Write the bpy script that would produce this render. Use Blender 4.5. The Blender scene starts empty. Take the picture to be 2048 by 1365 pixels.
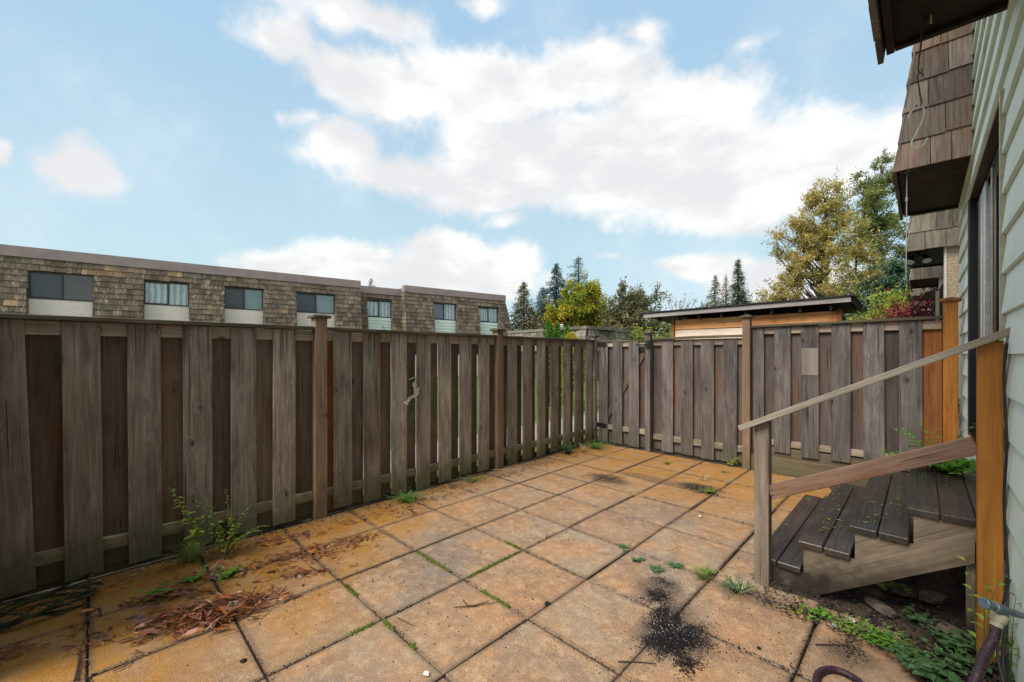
import bpy, math, random
import numpy as np
from math import sin, cos, pi, radians, sqrt, atan, atan2
from mathutils import Vector, Matrix, Euler
random.seed(7)
rng = np.random.default_rng(11)
scene = bpy.context.scene
COL = scene.collection
V = Vector

# ------------------------------------------------------------------ camera
YAW = radians(44.6); FPX = 832.0; HZ = 708.0; CH = 1.57
cd = bpy.data.cameras.new('camera'); cam = bpy.data.objects.new('camera', cd); COL.objects.link(cam)
cam.location = (0, 0, CH); cam.rotation_euler = (pi/2, 0, YAW)
cd.sensor_width = 36; cd.lens = FPX/2048*36; cd.shift_y = (HZ-682.5)/2048
cd.clip_start = 0.05; cd.clip_end = 3000
scene.camera = cam

# ------------------------------------------------------------------ sun, exposure
SUN_EL, SUN_AZ = radians(52), radians(184)      # azimuth clockwise from +Y
sd = bpy.data.lights.new('sun', 'SUN'); sun = bpy.data.objects.new('sun', sd); COL.objects.link(sun)
sd.energy = 2.2; sd.angle = radians(26); sd.color = (1.0, 0.95, 0.88)
sdir = V((sin(SUN_AZ)*cos(SUN_EL), cos(SUN_AZ)*cos(SUN_EL), sin(SUN_EL)))
sun.rotation_euler = sdir.to_track_quat('Z', 'Y').to_euler()
scene.view_settings.view_transform = 'Standard'; scene.view_settings.look = 'None'
scene.view_settings.gamma = 1; scene.view_settings.use_curve_mapping = False
scene.view_settings.exposure = 1.15
SKY_STRENGTH = 0.057

def ray(px, py=None):
    s = (px-1024)/FPX
    d = V((-sin(YAW)+s*cos(YAW), cos(YAW)+s*sin(YAW), 0))
    if py is not None: d.z = (HZ-py)/FPX
    return d
def onX(px, py, X):
    d = ray(px, py); t = X/d.x; return V((X, d.y*t, CH+d.z*t))
def onY(px, py, Y):
    d = ray(px, py); t = Y/d.y; return V((d.x*t, Y, CH+d.z*t))
def onZ(px, py, Z=0.0):
    d = ray(px, py); t = (Z-CH)/d.z; return V((d.x*t, d.y*t, Z))
def atT(px, py, t):
    d = ray(px, py); return V((d.x*t, d.y*t, CH+d.z*t))

# ------------------------------------------------------------------ node helpers
class NT:
    def __init__(s, nt): s.nt = nt; s.n = nt.nodes; s.l = nt.links
    def new(s, t, **kw):
        n = s.n.new(t)
        for k, v in kw.items(): setattr(n, k, v)
        return n
    def put(s, inp, v):
        if isinstance(v, bpy.types.NodeSocket): s.l.new(v, inp)
        elif v is not None:
            if inp.type == 'RGBA' and len(v) == 3: v = (*v, 1)
            inp.default_value = v
    def math(s, op, a, b=None, c=None, clamp=False):
        n = s.new('ShaderNodeMath', operation=op); n.use_clamp = clamp
        s.put(n.inputs[0], a)
        if b is not None: s.put(n.inputs[1], b)
        if c is not None: s.put(n.inputs[2], c)
        return n.outputs[0]
    def vmath(s, op, a, b=None):
        n = s.new('ShaderNodeVectorMath', operation=op); s.put(n.inputs[0], a)
        if b is not None: s.put(n.inputs[1], b)
        return n.outputs['Value'] if op in ('LENGTH', 'DOT_PRODUCT', 'DISTANCE') else n.outputs[0]
    def mix(s, f, a, b, mode='MIX'):
        n = s.new('ShaderNodeMix', data_type='RGBA', blend_type=mode)
        s.put(n.inputs[0], f); s.put(n.inputs[6], a); s.put(n.inputs[7], b); return n.outputs[2]
    def noise(s, vec, scale=1, detail=4, rough=.55, dist=0, dim='3D'):
        n = s.new('ShaderNodeTexNoise', noise_dimensions=dim); s.put(n.inputs['Vector'], vec)
        n.inputs['Scale'].default_value = scale; n.inputs['Detail'].default_value = detail
        n.inputs['Roughness'].default_value = rough; n.inputs['Distortion'].default_value = dist
        return n.outputs[0]
    def smooth(s, v, a, b, lo=0., hi=1.):
        n = s.new('ShaderNodeMapRange', interpolation_type='SMOOTHSTEP'); s.put(n.inputs[0], v)
        n.inputs[1].default_value = a; n.inputs[2].default_value = b; n.inputs[3].default_value = lo; n.inputs[4].default_value = hi
        return n.outputs[0]
    def ramp(s, v, stops):
        n = s.new('ShaderNodeValToRGB'); s.put(n.inputs[0], v); e = n.color_ramp.elements
        while len(e) < len(stops): e.new(.5)
        for k, (p, c) in enumerate(stops): e[k].position = p; e[k].color = (*c, 1)
        return n.outputs[0]
    def comb(s, x, y, z):
        n = s.new('ShaderNodeCombineXYZ'); s.put(n.inputs[0], x); s.put(n.inputs[1], y); s.put(n.inputs[2], z); return n.outputs[0]
    def sep(s, v):
        n = s.new('ShaderNodeSeparateXYZ'); s.put(n.inputs[0], v); return n.outputs

def mat(name):
    m = bpy.data.materials.new(name); m.use_nodes = True
    g = NT(m.node_tree); b = g.n['Principled BSDF']
    return m, g, b
def bump(g, b, h, strength=.3, dist=.01):
    n = g.new('ShaderNodeBump'); n.inputs['Strength'].default_value = strength; n.inputs['Distance'].default_value = dist
    g.put(n.inputs['Height'], h); g.l.new(n.outputs[0], b.inputs['Normal'])

# ------------------------------------------------------------------ world: Nishita sky with procedural clouds
w = bpy.data.worlds.new('World'); scene.world = w; w.use_nodes = True
g = NT(w.node_tree); bg = g.n['Background']
sky = g.new('ShaderNodeTexSky', sky_type='NISHITA'); sky.sun_disc = False
sky.sun_elevation = SUN_EL; sky.sun_rotation = SUN_AZ; sky.air_density = 1.0; sky.dust_density = .6; sky.ozone_density = 1.5
tc = g.new('ShaderNodeTexCoord'); D = tc.outputs['Generated']
x, y, z = g.sep(D)
# azimuth/elevation (degrees) of a direction, as seen from the ground
az = g.math('MULTIPLY', g.math('ARCTAN2', x, y), 57.29578)
el = g.math('MULTIPLY', g.math('ARCSINE', g.math('MINIMUM', g.math('MAXIMUM', z, -1.), 1.)), 57.29578)
# flat cloud-layer coordinates for noise, so clouds get finer towards the horizon
zz = g.math('ADD', g.math('MAXIMUM', z, 0.), .22)
lay = g.comb(g.math('DIVIDE', x, zz), g.math('DIVIDE', y, zz), 0.)
warp = g.noise(D, 3.2, 5, .6); warp2 = g.noise(g.vmath('ADD', D, (7, 3, 1)), 3.2, 5, .6)
fine = g.math('ADD', g.math('MULTIPLY', g.noise(D, 6.5, 9, .6, .25), .8), g.math('MULTIPLY', g.noise(g.vmath('ADD', D, (4, 1, 9)), 22, 6, .6), .24))
azw = g.math('ADD', az, g.math('MULTIPLY', g.math('SUBTRACT', warp, .5), 9.)); elw = g.math('ADD', el, g.math('MULTIPLY', g.math('SUBTRACT', warp2, .5), 7.))
P2 = g.comb(azw, elw, 0.)
ells = [(760,185,150,62,1),(1000,190,240,85,1),(1180,165,160,90,1),(1330,235,190,95,1),(1100,300,300,90,1),(1350,345,330,95,1),(1000,365,240,60,1),
 (1570,340,190,110,1),(1450,405,220,60,1),(700,310,95,50,.8),(800,355,130,50,.9),(1010,430,60,25,.6),(560,85,100,45,.6),(735,55,150,50,.6),
 (960,15,60,35,.6),(1290,70,60,50,.6),(1500,70,70,25,.35),(160,335,85,62,.8),(215,352,50,45,.7),(0,325,30,25,.7),(900,515,115,62,.95),(1020,525,70,55,.9),
 (720,535,170,52,.9),(560,525,130,42,.8),(960,575,160,40,.9),(1400,535,105,32,.9),(1490,555,80,50,.9),(1590,570,120,60,.9),(1790,275,90,60,.6),(1230,520,38,15,.4),(610,250,50,30,.45),(550,0,90,15,.5)]
def azel(px, py):
    d = ray(px, py); d.normalize(); return math.degrees(atan2(d.x, d.y)), math.degrees(math.asin(d.z))
fld = None
for cx, cy, rx, ry, wgt in ells:
    a, e = azel(cx, cy); ra = abs(azel(cx+rx, cy)[0]-azel(cx-rx, cy)[0])/2; re = abs(azel(cx, cy-ry)[1]-azel(cx, cy+ry)[1])/2
    dv = g.vmath('MULTIPLY', g.vmath('SUBTRACT', P2, (a, e, 0)), (1/ra, 1/re, 0))
    f = g.math('MULTIPLY', g.math('SUBTRACT', 1.27, g.vmath('LENGTH', dv)), wgt)
    fld = f if fld is None else g.math('SMOOTH_MAX', fld, f, .18)
# the same kind of scattered clouds all over the rest of the sky
gen = g.noise(g.vmath('ADD', lay, (3.3, 8.1, 0)), .55, 3, .5)
gen = g.math('MULTIPLY', g.math('SUBTRACT', gen, .43), 4.)
rel = g.vmath('DOT_PRODUCT', D, tuple(ray(1024).normalized()))
outside = g.smooth(rel, .75, .45)
gen = g.math('SUBTRACT', gen, g.math('MULTIPLY', g.math('SUBTRACT', 1., outside), 3.))
fld = g.math('MAXIMUM', fld, gen)
dens = g.smooth(g.math('ADD', fld, g.math('MULTIPLY', g.math('SUBTRACT', fine, .52), 1.8)), .05, .62)
dens = g.math('MULTIPLY', dens, .97)
shade = g.noise(g.vmath('MULTIPLY', D, (1, 1, 2.2)), 4.5, 6, .55)
shade = g.smooth(shade, .38, .62)
cloud = g.mix(shade, (6.7, 6.72, 6.85), (8.7, 8.6, 8.4))
tint = g.mix(g.smooth(el, 42., 2.), (3.5, 5.4, 7.2), (5.0, 6.7, 7.3))
base = g.mix(.86, sky.outputs[0], tint)
wisp = g.smooth(g.noise(D, 3.0, 7, .62), .48, .75, 0., .35)
base = g.mix(wisp, base, (7.0, 7.7, 8.2))
colr = g.mix(dens, base, cloud)
g.l.new(colr, bg.inputs['Color']); bg.inputs['Strength'].default_value = SKY_STRENGTH

# ------------------------------------------------------------------ object helpers
def tag(o, label=None, cat=None, group=None, kind=None):
    if label: o['label'] = label
    if cat: o['category'] = cat
    if group: o['group'] = group
    if kind: o['kind'] = kind
    return o
def thing(name, label, cat, loc=(0, 0, 0), rz=0, group=None):
    o = bpy.data.objects.new(name, None); COL.objects.link(o); o.location = loc; o.rotation_euler = (0, 0, rz); o.empty_display_size = .1
    return tag(o, label, cat, group)
def wloc(o):
    p = V(o.location)
    while o.parent: o = o.parent; p = p + V(o.location)
    return p
def link(name, me, m, parent=None, loc=None, rot=None):
    """an object at a world place under an (unrotated) parent"""
    o = bpy.data.objects.new(name, me); COL.objects.link(o)
    if m and not me.materials: me.materials.append(m)
    loc = V(loc) if loc is not None else V((0, 0, 0))
    if parent: o.parent = parent; loc = loc - wloc(parent)
    o.location = loc
    if rot is not None: o.rotation_euler = rot
    return o
class MB:
    def __init__(s): s.v = []; s.f = []
    def quad(s, a, b, c, d): k = len(s.v); s.v += [tuple(a), tuple(b), tuple(c), tuple(d)]; s.f.append((k, k+1, k+2, k+3))
    def tri(s, a, b, c): k = len(s.v); s.v += [tuple(a), tuple(b), tuple(c)]; s.f.append((k, k+1, k+2))
    def hexa(s, p):   # 8 points: bottom 4 ccw, top 4 ccw
        k = len(s.v); s.v += [tuple(q) for q in p]
        s.f += [(k+3,k+2,k+1,k),(k+4,k+5,k+6,k+7),(k,k+1,k+5,k+4),(k+1,k+2,k+6,k+5),(k+2,k+3,k+7,k+6),(k+3,k,k+4,k+7)]
    def box(s, x0, x1, y0, y1, z0, z1):
        s.hexa([(x0,y0,z0),(x1,y0,z0),(x1,y1,z0),(x0,y1,z0),(x0,y0,z1),(x1,y0,z1),(x1,y1,z1),(x0,y1,z1)])
    def cbox(s, x0, x1, y0, y1, z0, z1, c=.003):  # chamfered box
        P = {}
        X = (x0, x1); Y = (y0, y1); Z = (z0, z1)
        def idx(i, j, k, ax):
            key = (i, j, k, ax)
            if key not in P:
                p = [X[i], Y[j], Z[k]]; sg = [(1, -1)[i], (1, -1)[j], (1, -1)[k]]
                for a in range(3):
                    if a != ax: p[a] += sg[a]*c
                P[key] = len(s.v); s.v.append(tuple(p))
            return P[key]
        def F(l): s.f.append(tuple(l))
        for i in (0, 1):
            q = [idx(i,0,0,0), idx(i,1,0,0), idx(i,1,1,0), idx(i,0,1,0)]; F(q if i else q[::-1])
            q = [idx(0,i,0,1), idx(0,i,1,1), idx(1,i,1,1), idx(1,i,0,1)]; F(q if i else q[::-1])
            q = [idx(0,0,i,2), idx(1,0,i,2), idx(1,1,i,2), idx(0,1,i,2)]; F(q if i else q[::-1])
        for j in (0, 1):
            for k in (0, 1):
                q = [idx(0,j,k,1), idx(1,j,k,1), idx(1,j,k,2), idx(0,j,k,2)]; F(q if j == k else q[::-1])
                q = [idx(j,0,k,0), idx(j,1,k,0), idx(j,1,k,2), idx(j,0,k,2)]; F(q[::-1] if j == k else q)
                q = [idx(j,k,0,0), idx(j,k,1,0), idx(j,k,1,1), idx(j,k,0,1)]; F(q if j == k else q[::-1])
        for i in (0, 1):
            for j in (0, 1):
                for k in (0, 1):
                    q = [idx(i,j,k,0), idx(i,j,k,1), idx(i,j,k,2)]; F(q if (i+j+k) % 2 else q[::-1])
    def tube(s, pts, rad, n=6, cap=True):
        pts = [V(p) for p in pts]
        if not hasattr(rad, '__len__'): rad = [rad]*len(pts)
        k0 = len(s.v); ref = None
        for i, p in enumerate(pts):
            d = (pts[min(i+1, len(pts)-1)]-pts[max(i-1, 0)])
            if d.length < 1e-9: d = V((0, 0, 1))
            d.normalize()
            if ref is None: ref = V((1, 0, 0)) if abs(d.x) < .8 else V((0, 1, 0))
            a = (ref-d*ref.dot(d)).normalized(); ref = a; b = d.cross(a)
            for j in range(n):
                t = 2*pi*j/n; s.v.append(tuple(p+(a*cos(t)+b*sin(t))*rad[i]))
        for i in range(len(pts)-1):
            for j in range(n):
                q = k0+i*n+j; r = k0+i*n+(j+1) % n; s.f.append((q, r, r+n, q+n))
        if cap:
            s.f.append(tuple(k0+j for j in range(n))[::-1]); s.f.append(tuple(k0+(len(pts)-1)*n+j for j in range(n)))
    def leaf(s, p, d, up, L, W, fold=.25):
        d = V(d).normalized(); up = V(up); sd_ = d.cross(up)
        if sd_.length < 1e-4: sd_ = V((1, 0, 0))
        sd_.normalize(); nn = sd_.cross(d); p = V(p)
        m1 = p+d*L*.35-nn*0; m2 = p+d*L*.75+nn*-.06*L; e = p+d*L-nn*.18*L; k = len(s.v)
        a1 = p+d*L*.38+sd_*W*.5+nn*fold*W; b1 = p+d*L*.38-sd_*W*.5+nn*fold*W
        a2 = p+d*L*.74+sd_*W*.32+nn*(fold*W*.6-.06*L); b2 = p+d*L*.74-sd_*W*.32+nn*(fold*W*.6-.06*L)
        s.v += [tuple(q) for q in (p, a1, a2, e, b2, b1, m1, m2)]
        s.f += [(k, k+6, k+1), (k+6, k+7, k+2, k+1), (k+7, k+3, k+2), (k, k+5, k+6), (k+5, k+4, k+7, k+6), (k+4, k+3, k+7)]
    def mesh(s, name, m=None, smooth=False):
        me = bpy.data.meshes.new(name); me.from_pydata(s.v, [], s.f)
        if m: me.materials.append(m)
        if smooth: me.polygons.foreach_set('use_smooth', [True]*len(me.polygons))
        me.update(); return me
    def obj(s, name, m, parent=None, loc=(0, 0, 0), rot=None, smooth=False, recentre=False):
        if recentre and s.v:
            a = np.array(s.v); c = (a.min(0)+a.max(0))/2; c[2] = a[:, 2].min(); s.v = [tuple(q) for q in a-c]; loc = V(c)+V(loc)
        return link(name, s.mesh(name, m, smooth), m, parent, loc, rot)
def plank(name, p0, p1, wd, th, nrm, m, parent, c=.003, roll=0):
    """a board whose grain runs along its local Z, from p0 to p1, thickness along nrm"""
    p0, p1 = V(p0), V(p1); z_ = (p1-p0); L = z_.length; z_.normalize(); y_ = V(nrm); y_ = (y_-z_*y_.dot(z_)).normalized(); x_ = y_.cross(z_)
    b = MB(); b.cbox(-wd/2, wd/2, -th/2, th/2, 0, L, c)
    me = b.mesh(name, m)
    R = Matrix((x_, y_, z_)).transposed()
    return link(name, me, m, parent, p0, R.to_euler())
def big_mesh(name, verts, faces, m, parent=None, loc=(0, 0, 0)):
    """verts (n,3), faces (k,q) numpy"""
    me = bpy.data.meshes.new(name); k, q = faces.shape
    me.vertices.add(len(verts)); me.vertices.foreach_set('co', np.asarray(verts, dtype=np.float32).ravel())
    me.loops.add(k*q); me.loops.foreach_set('vertex_index', faces.astype(np.int32).ravel())
    me.polygons.add(k); me.polygons.foreach_set('loop_start', np.arange(0, k*q, q, dtype=np.int32))
    me.polygons.foreach_set('loop_total', np.full(k, q, dtype=np.int32)); me.materials.append(m)
    me.update(calc_edges=True); me.validate(); return link(name, me, None, parent, loc)

# ------------------------------------------------------------------ materials
def wood(name, dark, mid, light, warm, warm_amt=.3, rough=.75, knots=1., moss=.0, wet=0., vary=.5, grain=1.0, streak=.0, crk=.75, stain=0, mosscol=(.085, .085, .028)):
    m, g, b = mat(name)
    tc = g.new('ShaderNodeTexCoord'); oi = g.new('ShaderNodeObjectInfo'); r = oi.outputs['Random']
    r2 = g.math('FRACT', g.math('MULTIPLY', r, 17.31)); r3 = g.math('FRACT', g.math('MULTIPLY', r, 53.7))
    off = g.comb(g.math('MULTIPLY', r, 37.), g.math('MULTIPLY', r2, 23.), g.math('MULTIPLY', r3, 91.))
    P = g.vmath('ADD', tc.outputs['Object'], off)
    # knots
    vo = g.new('ShaderNodeTexVoronoi', feature='F1', distance='EUCLIDEAN'); g.put(vo.inputs['Vector'], g.vmath('MULTIPLY', P, (6.5, 3., 3.3))); vo.inputs['Scale'].default_value = 1
    kd = vo.outputs['Distance']; ksel = g.math('GREATER_THAN', g.sep(vo.outputs['Color'])[0], .45)
    knot = g.math('MULTIPLY', g.smooth(kd, .13, .05), g.math('MULTIPLY', ksel, knots))
    halo = g.math('MULTIPLY', g.smooth(kd, .34, .10), g.math('MULTIPLY', ksel, knots))
    bend = g.comb(g.math('MULTIPLY', halo, .05), 0., g.math('MULTIPLY', halo, .0))
    Pg = g.vmath('ADD', P, bend)
    fine = g.noise(g.vmath('MULTIPLY', Pg, (150., 150., 3.5)), 1, 5, .65)
    mid_ = g.noise(g.vmath('MULTIPLY', Pg, (38., 38., 1.3)), 1, 6, .6, .6)
    big = g.noise(g.vmath('MULTIPLY', P, (7., 7., 1.6)), 1, 5, .6, .5)
    gr = g.math('ADD', g.math('MULTIPLY', fine, .38*grain), g.math('ADD', g.math('MULTIPLY', mid_, .42), g.math('MULTIPLY', big, .5)))
    col = g.ramp(gr, [(.44, dark), (.62, mid), (.80, light)])
    blot = g.smooth(g.noise(g.vmath('MULTIPLY', P, (3.5, 3.5, 1.1)), 1, 5, .6), .45, .72)
    col = g.mix(g.math('MULTIPLY', blot, g.math('MULTIPLY', r2, warm_amt*1.8), clamp=True), col, warm)
    if streak: # pale flecks where the surface has weathered through
        fl = g.smooth(g.noise(g.vmath('MULTIPLY', P, (110., 110., 9.)), 1, 3, .5), .60, .68)
        area = g.smooth(g.noise(g.vmath('MULTIPLY', P, (5., 5., 1.5)), 1, 2, .5), .45, .6)
        col = g.mix(g.math('MULTIPLY', g.math('MULTIPLY', fl, area), streak), col, (.42, .36, .28))
    ring = g.smooth(g.math('SINE', g.math('MULTIPLY', kd, 160.)), -.2, 1.)
    col = g.mix(g.math('MULTIPLY', halo, g.math('MULTIPLY', ring, .35)), col, tuple(c*.8 for c in dark))
    col = g.mix(g.math('MULTIPLY', knot, .8), col, tuple(c*.35 for c in dark))
    br = g.math('ADD', 1-vary*.5, g.math('MULTIPLY', r3, vary))
    mul = g.new('ShaderNodeVectorMath', operation='SCALE'); g.put(mul.inputs[0], col); g.put(mul.inputs['Scale'], br); col = mul.outputs[0]
    crack = g.smooth(g.noise(g.vmath('MULTIPLY', P, (70., 70., .9)), 1, 2, .5), .325, .30)
    col = g.mix(g.math('MULTIPLY', crack, crk), col, tuple(c*.25 for c in dark))
    if stain: # dark rain streaks under the nails at the board top
        lz = g.sep(tc.outputs['Object'])[2]; sn = g.smooth(g.noise(g.vmath('MULTIPLY', P, (42., 42., .5)), 1, 2, .5), .56, .70)
        col = g.mix(g.math('MULTIPLY', g.math('MULTIPLY', sn, g.smooth(lz, 1.25, 1.6)), stain), col, (.030, .024, .022))
        col = g.mix(g.math('MULTIPLY', g.smooth(g.noise(g.vmath('MULTIPLY', P, (9., 9., 1.8)), 1, 5, .6), .55, .72), .55), col, tuple(c*.9 for c in dark))
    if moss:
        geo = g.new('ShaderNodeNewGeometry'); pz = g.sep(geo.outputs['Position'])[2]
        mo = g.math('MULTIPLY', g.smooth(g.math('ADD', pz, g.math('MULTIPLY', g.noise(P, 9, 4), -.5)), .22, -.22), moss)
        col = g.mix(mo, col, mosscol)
        tp = g.math('MULTIPLY', g.smooth(g.noise(g.vmath('MULTIPLY', geo.outputs['Position'], (2.5, 2.5, 1.2)), 1, 4, .6), .60, .80), moss*.6)
        col = g.mix(tp, col, (.12, .10, .045))
    g.put(b.inputs['Base Color'], col)
    rg = g.math('ADD', rough-.12, g.math('MULTIPLY', fine, .25)); g.put(b.inputs['Roughness'], rg)
    b.inputs['Specular IOR Level'].default_value = .3+wet*.4
    h = g.math('SUBTRACT', g.math('ADD', g.math('MULTIPLY', fine, .6), g.math('MULTIPLY', mid_, .8)), g.math('ADD', g.math('MULTIPLY', crack, .9*crk), g.math('MULTIPLY', knot, .4)))
    bump(g, b, h, .55, .004)
    return m
def rough_mat(name, c1, c2, scale=8, detail=6, rough=.9, bstr=.4, bdist=.01, spec=.3, fine=None, coord='pos', metal=0, thr=(.35, .68), vary=0):
    m, g, b = mat(name)
    if coord == 'pos': P = g.new('ShaderNodeNewGeometry').outputs['Position']
    else: P = g.new('ShaderNodeTexCoord').outputs['Object']
    n = g.noise(P, scale, detail, .6); col = g.mix(g.smooth(n, *thr), c1, c2)
    if vary:
        r = g.new('ShaderNodeObjectInfo').outputs['Random']
        mul = g.new('ShaderNodeVectorMath', operation='SCALE'); g.put(mul.inputs[0], col); g.put(mul.inputs['Scale'], g.math('ADD', 1-vary/2, g.math('MULTIPLY', r, vary))); col = mul.outputs[0]
    if fine:
        f = g.noise(P, fine, 3, .6); col = g.mix(g.smooth(f, .4, .7, 0, .5), col, tuple(c*.5 for c in c1)); n = g.math('ADD', n, g.math('MULTIPLY', f, .7))
    g.put(b.inputs['Base Color'], col); b.inputs['Roughness'].default_value = rough; b.inputs['Specular IOR Level'].default_value = spec
    b.inputs['Metallic'].default_value = metal; bump(g, b, n, bstr, bdist)
    return m
def leafmat(name, cols, rough=.6, trans=.25, spec=.3, mixn=.5):
    m, g, b = mat(name)
    r = g.new('ShaderNodeNewGeometry').outputs['Random Per Island']
    P = g.new('ShaderNodeNewGeometry').outputs['Position']
    n = g.noise(P, .45, 3, .6); v = g.math('ADD', g.math('MULTIPLY', r, 1-mixn), g.math('MULTIPLY', g.smooth(n, .3, .7), mixn))
    stops = [(i/(len(cols)-1), c) for i, c in enumerate(cols)]
    col = g.ramp(v, stops); g.put(b.inputs['Base Color'], col); b.inputs['Roughness'].default_value = rough
    b.inputs['Specular IOR Level'].default_value = spec
    tr = g.new('ShaderNodeBsdfTranslucent'); g.put(tr.inputs[0], col); mx = g.new('ShaderNodeMixShader'); mx.inputs[0].default_value = trans
    out = g.n['Material Output']; g.l.new(b.outputs[0], mx.inputs[1]); g.l.new(tr.outputs[0], mx.inputs[2]); g.l.new(mx.outputs[0], out.inputs[0])
    return m
def plain(name, c, rough=.5, metal=0, spec=.5, trans=0):
    m, g, b = mat(name); P = g.new('ShaderNodeTexCoord').outputs['Object']
    n = g.noise(P, 25, 5, .6); g.put(b.inputs['Base Color'], g.mix(g.smooth(n, .3, .7), tuple(k*.82 for k in c), tuple(min(1, k*1.12) for k in c)))
    g.put(b.inputs['Roughness'], g.math('ADD', rough-.06, g.math('MULTIPLY', n, .12))); b.inputs['Metallic'].default_value = metal; b.inputs['Specular IOR Level'].default_value = spec
    return m

M = {}
M['fence'] = wood('weathered_cedar', (.080,.061,.049), (.255,.205,.165), (.46,.385,.31), (.15,.095,.06), .3, moss=.75, streak=.9, stain=.8)
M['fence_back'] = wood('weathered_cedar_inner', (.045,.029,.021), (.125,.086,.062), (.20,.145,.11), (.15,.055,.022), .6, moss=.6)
M['grey'] = wood('grey_cedar', (.036,.031,.031), (.105,.088,.080), (.20,.172,.156), (.13,.085,.062), .35, moss=.3, streak=.4, vary=.5, stain=.8)
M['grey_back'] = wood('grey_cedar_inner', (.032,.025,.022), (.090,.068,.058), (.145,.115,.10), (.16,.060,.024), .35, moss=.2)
M['rail'] = wood('rail_cedar', (.11,.078,.055), (.29,.225,.165), (.42,.345,.26), (.11,.05,.03), .35, moss=.9)
M['cap'] = wood('mossy_cap_board', (.030,.024,.016), (.085,.066,.045), (.15,.125,.09), (.075,.075,.028), .5, knots=.3)
M['post'] = wood('tan_post', (.11,.068,.042), (.235,.155,.10), (.34,.24,.16), (.12,.06,.03), .3, moss=.4)
M['orange'] = wood('fresh_cedar', (.15,.048,.010), (.36,.130,.020), (.47,.20,.038), (.24,.085,.014), .3, rough=.5, vary=.08, knots=.5, crk=.15)
M['orange_back'] = wood('rusty_cedar', (.10,.032,.010), (.27,.10,.030), (.36,.15,.05), (.16,.06,.03), .3, vary=.1)
M['rustrail'] = wood('stained_rail', (.05,.024,.016), (.19,.11,.075), (.32,.225,.165), (.17,.045,.016), .8, rough=.55, vary=.1)
M['handrail'] = wood('silver_rail', (.13,.105,.08), (.29,.245,.195), (.40,.35,.29), (.28,.15,.08), .35, vary=.1)
M['tread'] = wood('wet_dark_tread', (.008,.007,.006), (.024,.020,.017), (.062,.052,.044), (.085,.035,.016), .5, rough=.30, wet=1, knots=.4, vary=.3, streak=.12)
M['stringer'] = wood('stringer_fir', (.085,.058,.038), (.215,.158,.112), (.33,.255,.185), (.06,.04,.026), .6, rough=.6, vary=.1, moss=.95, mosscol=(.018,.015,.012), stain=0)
M['postgrey'] = wood('newel_grey', (.08,.058,.042), (.19,.148,.112), (.28,.225,.175), (.15,.085,.05), .35, vary=.1)
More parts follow.
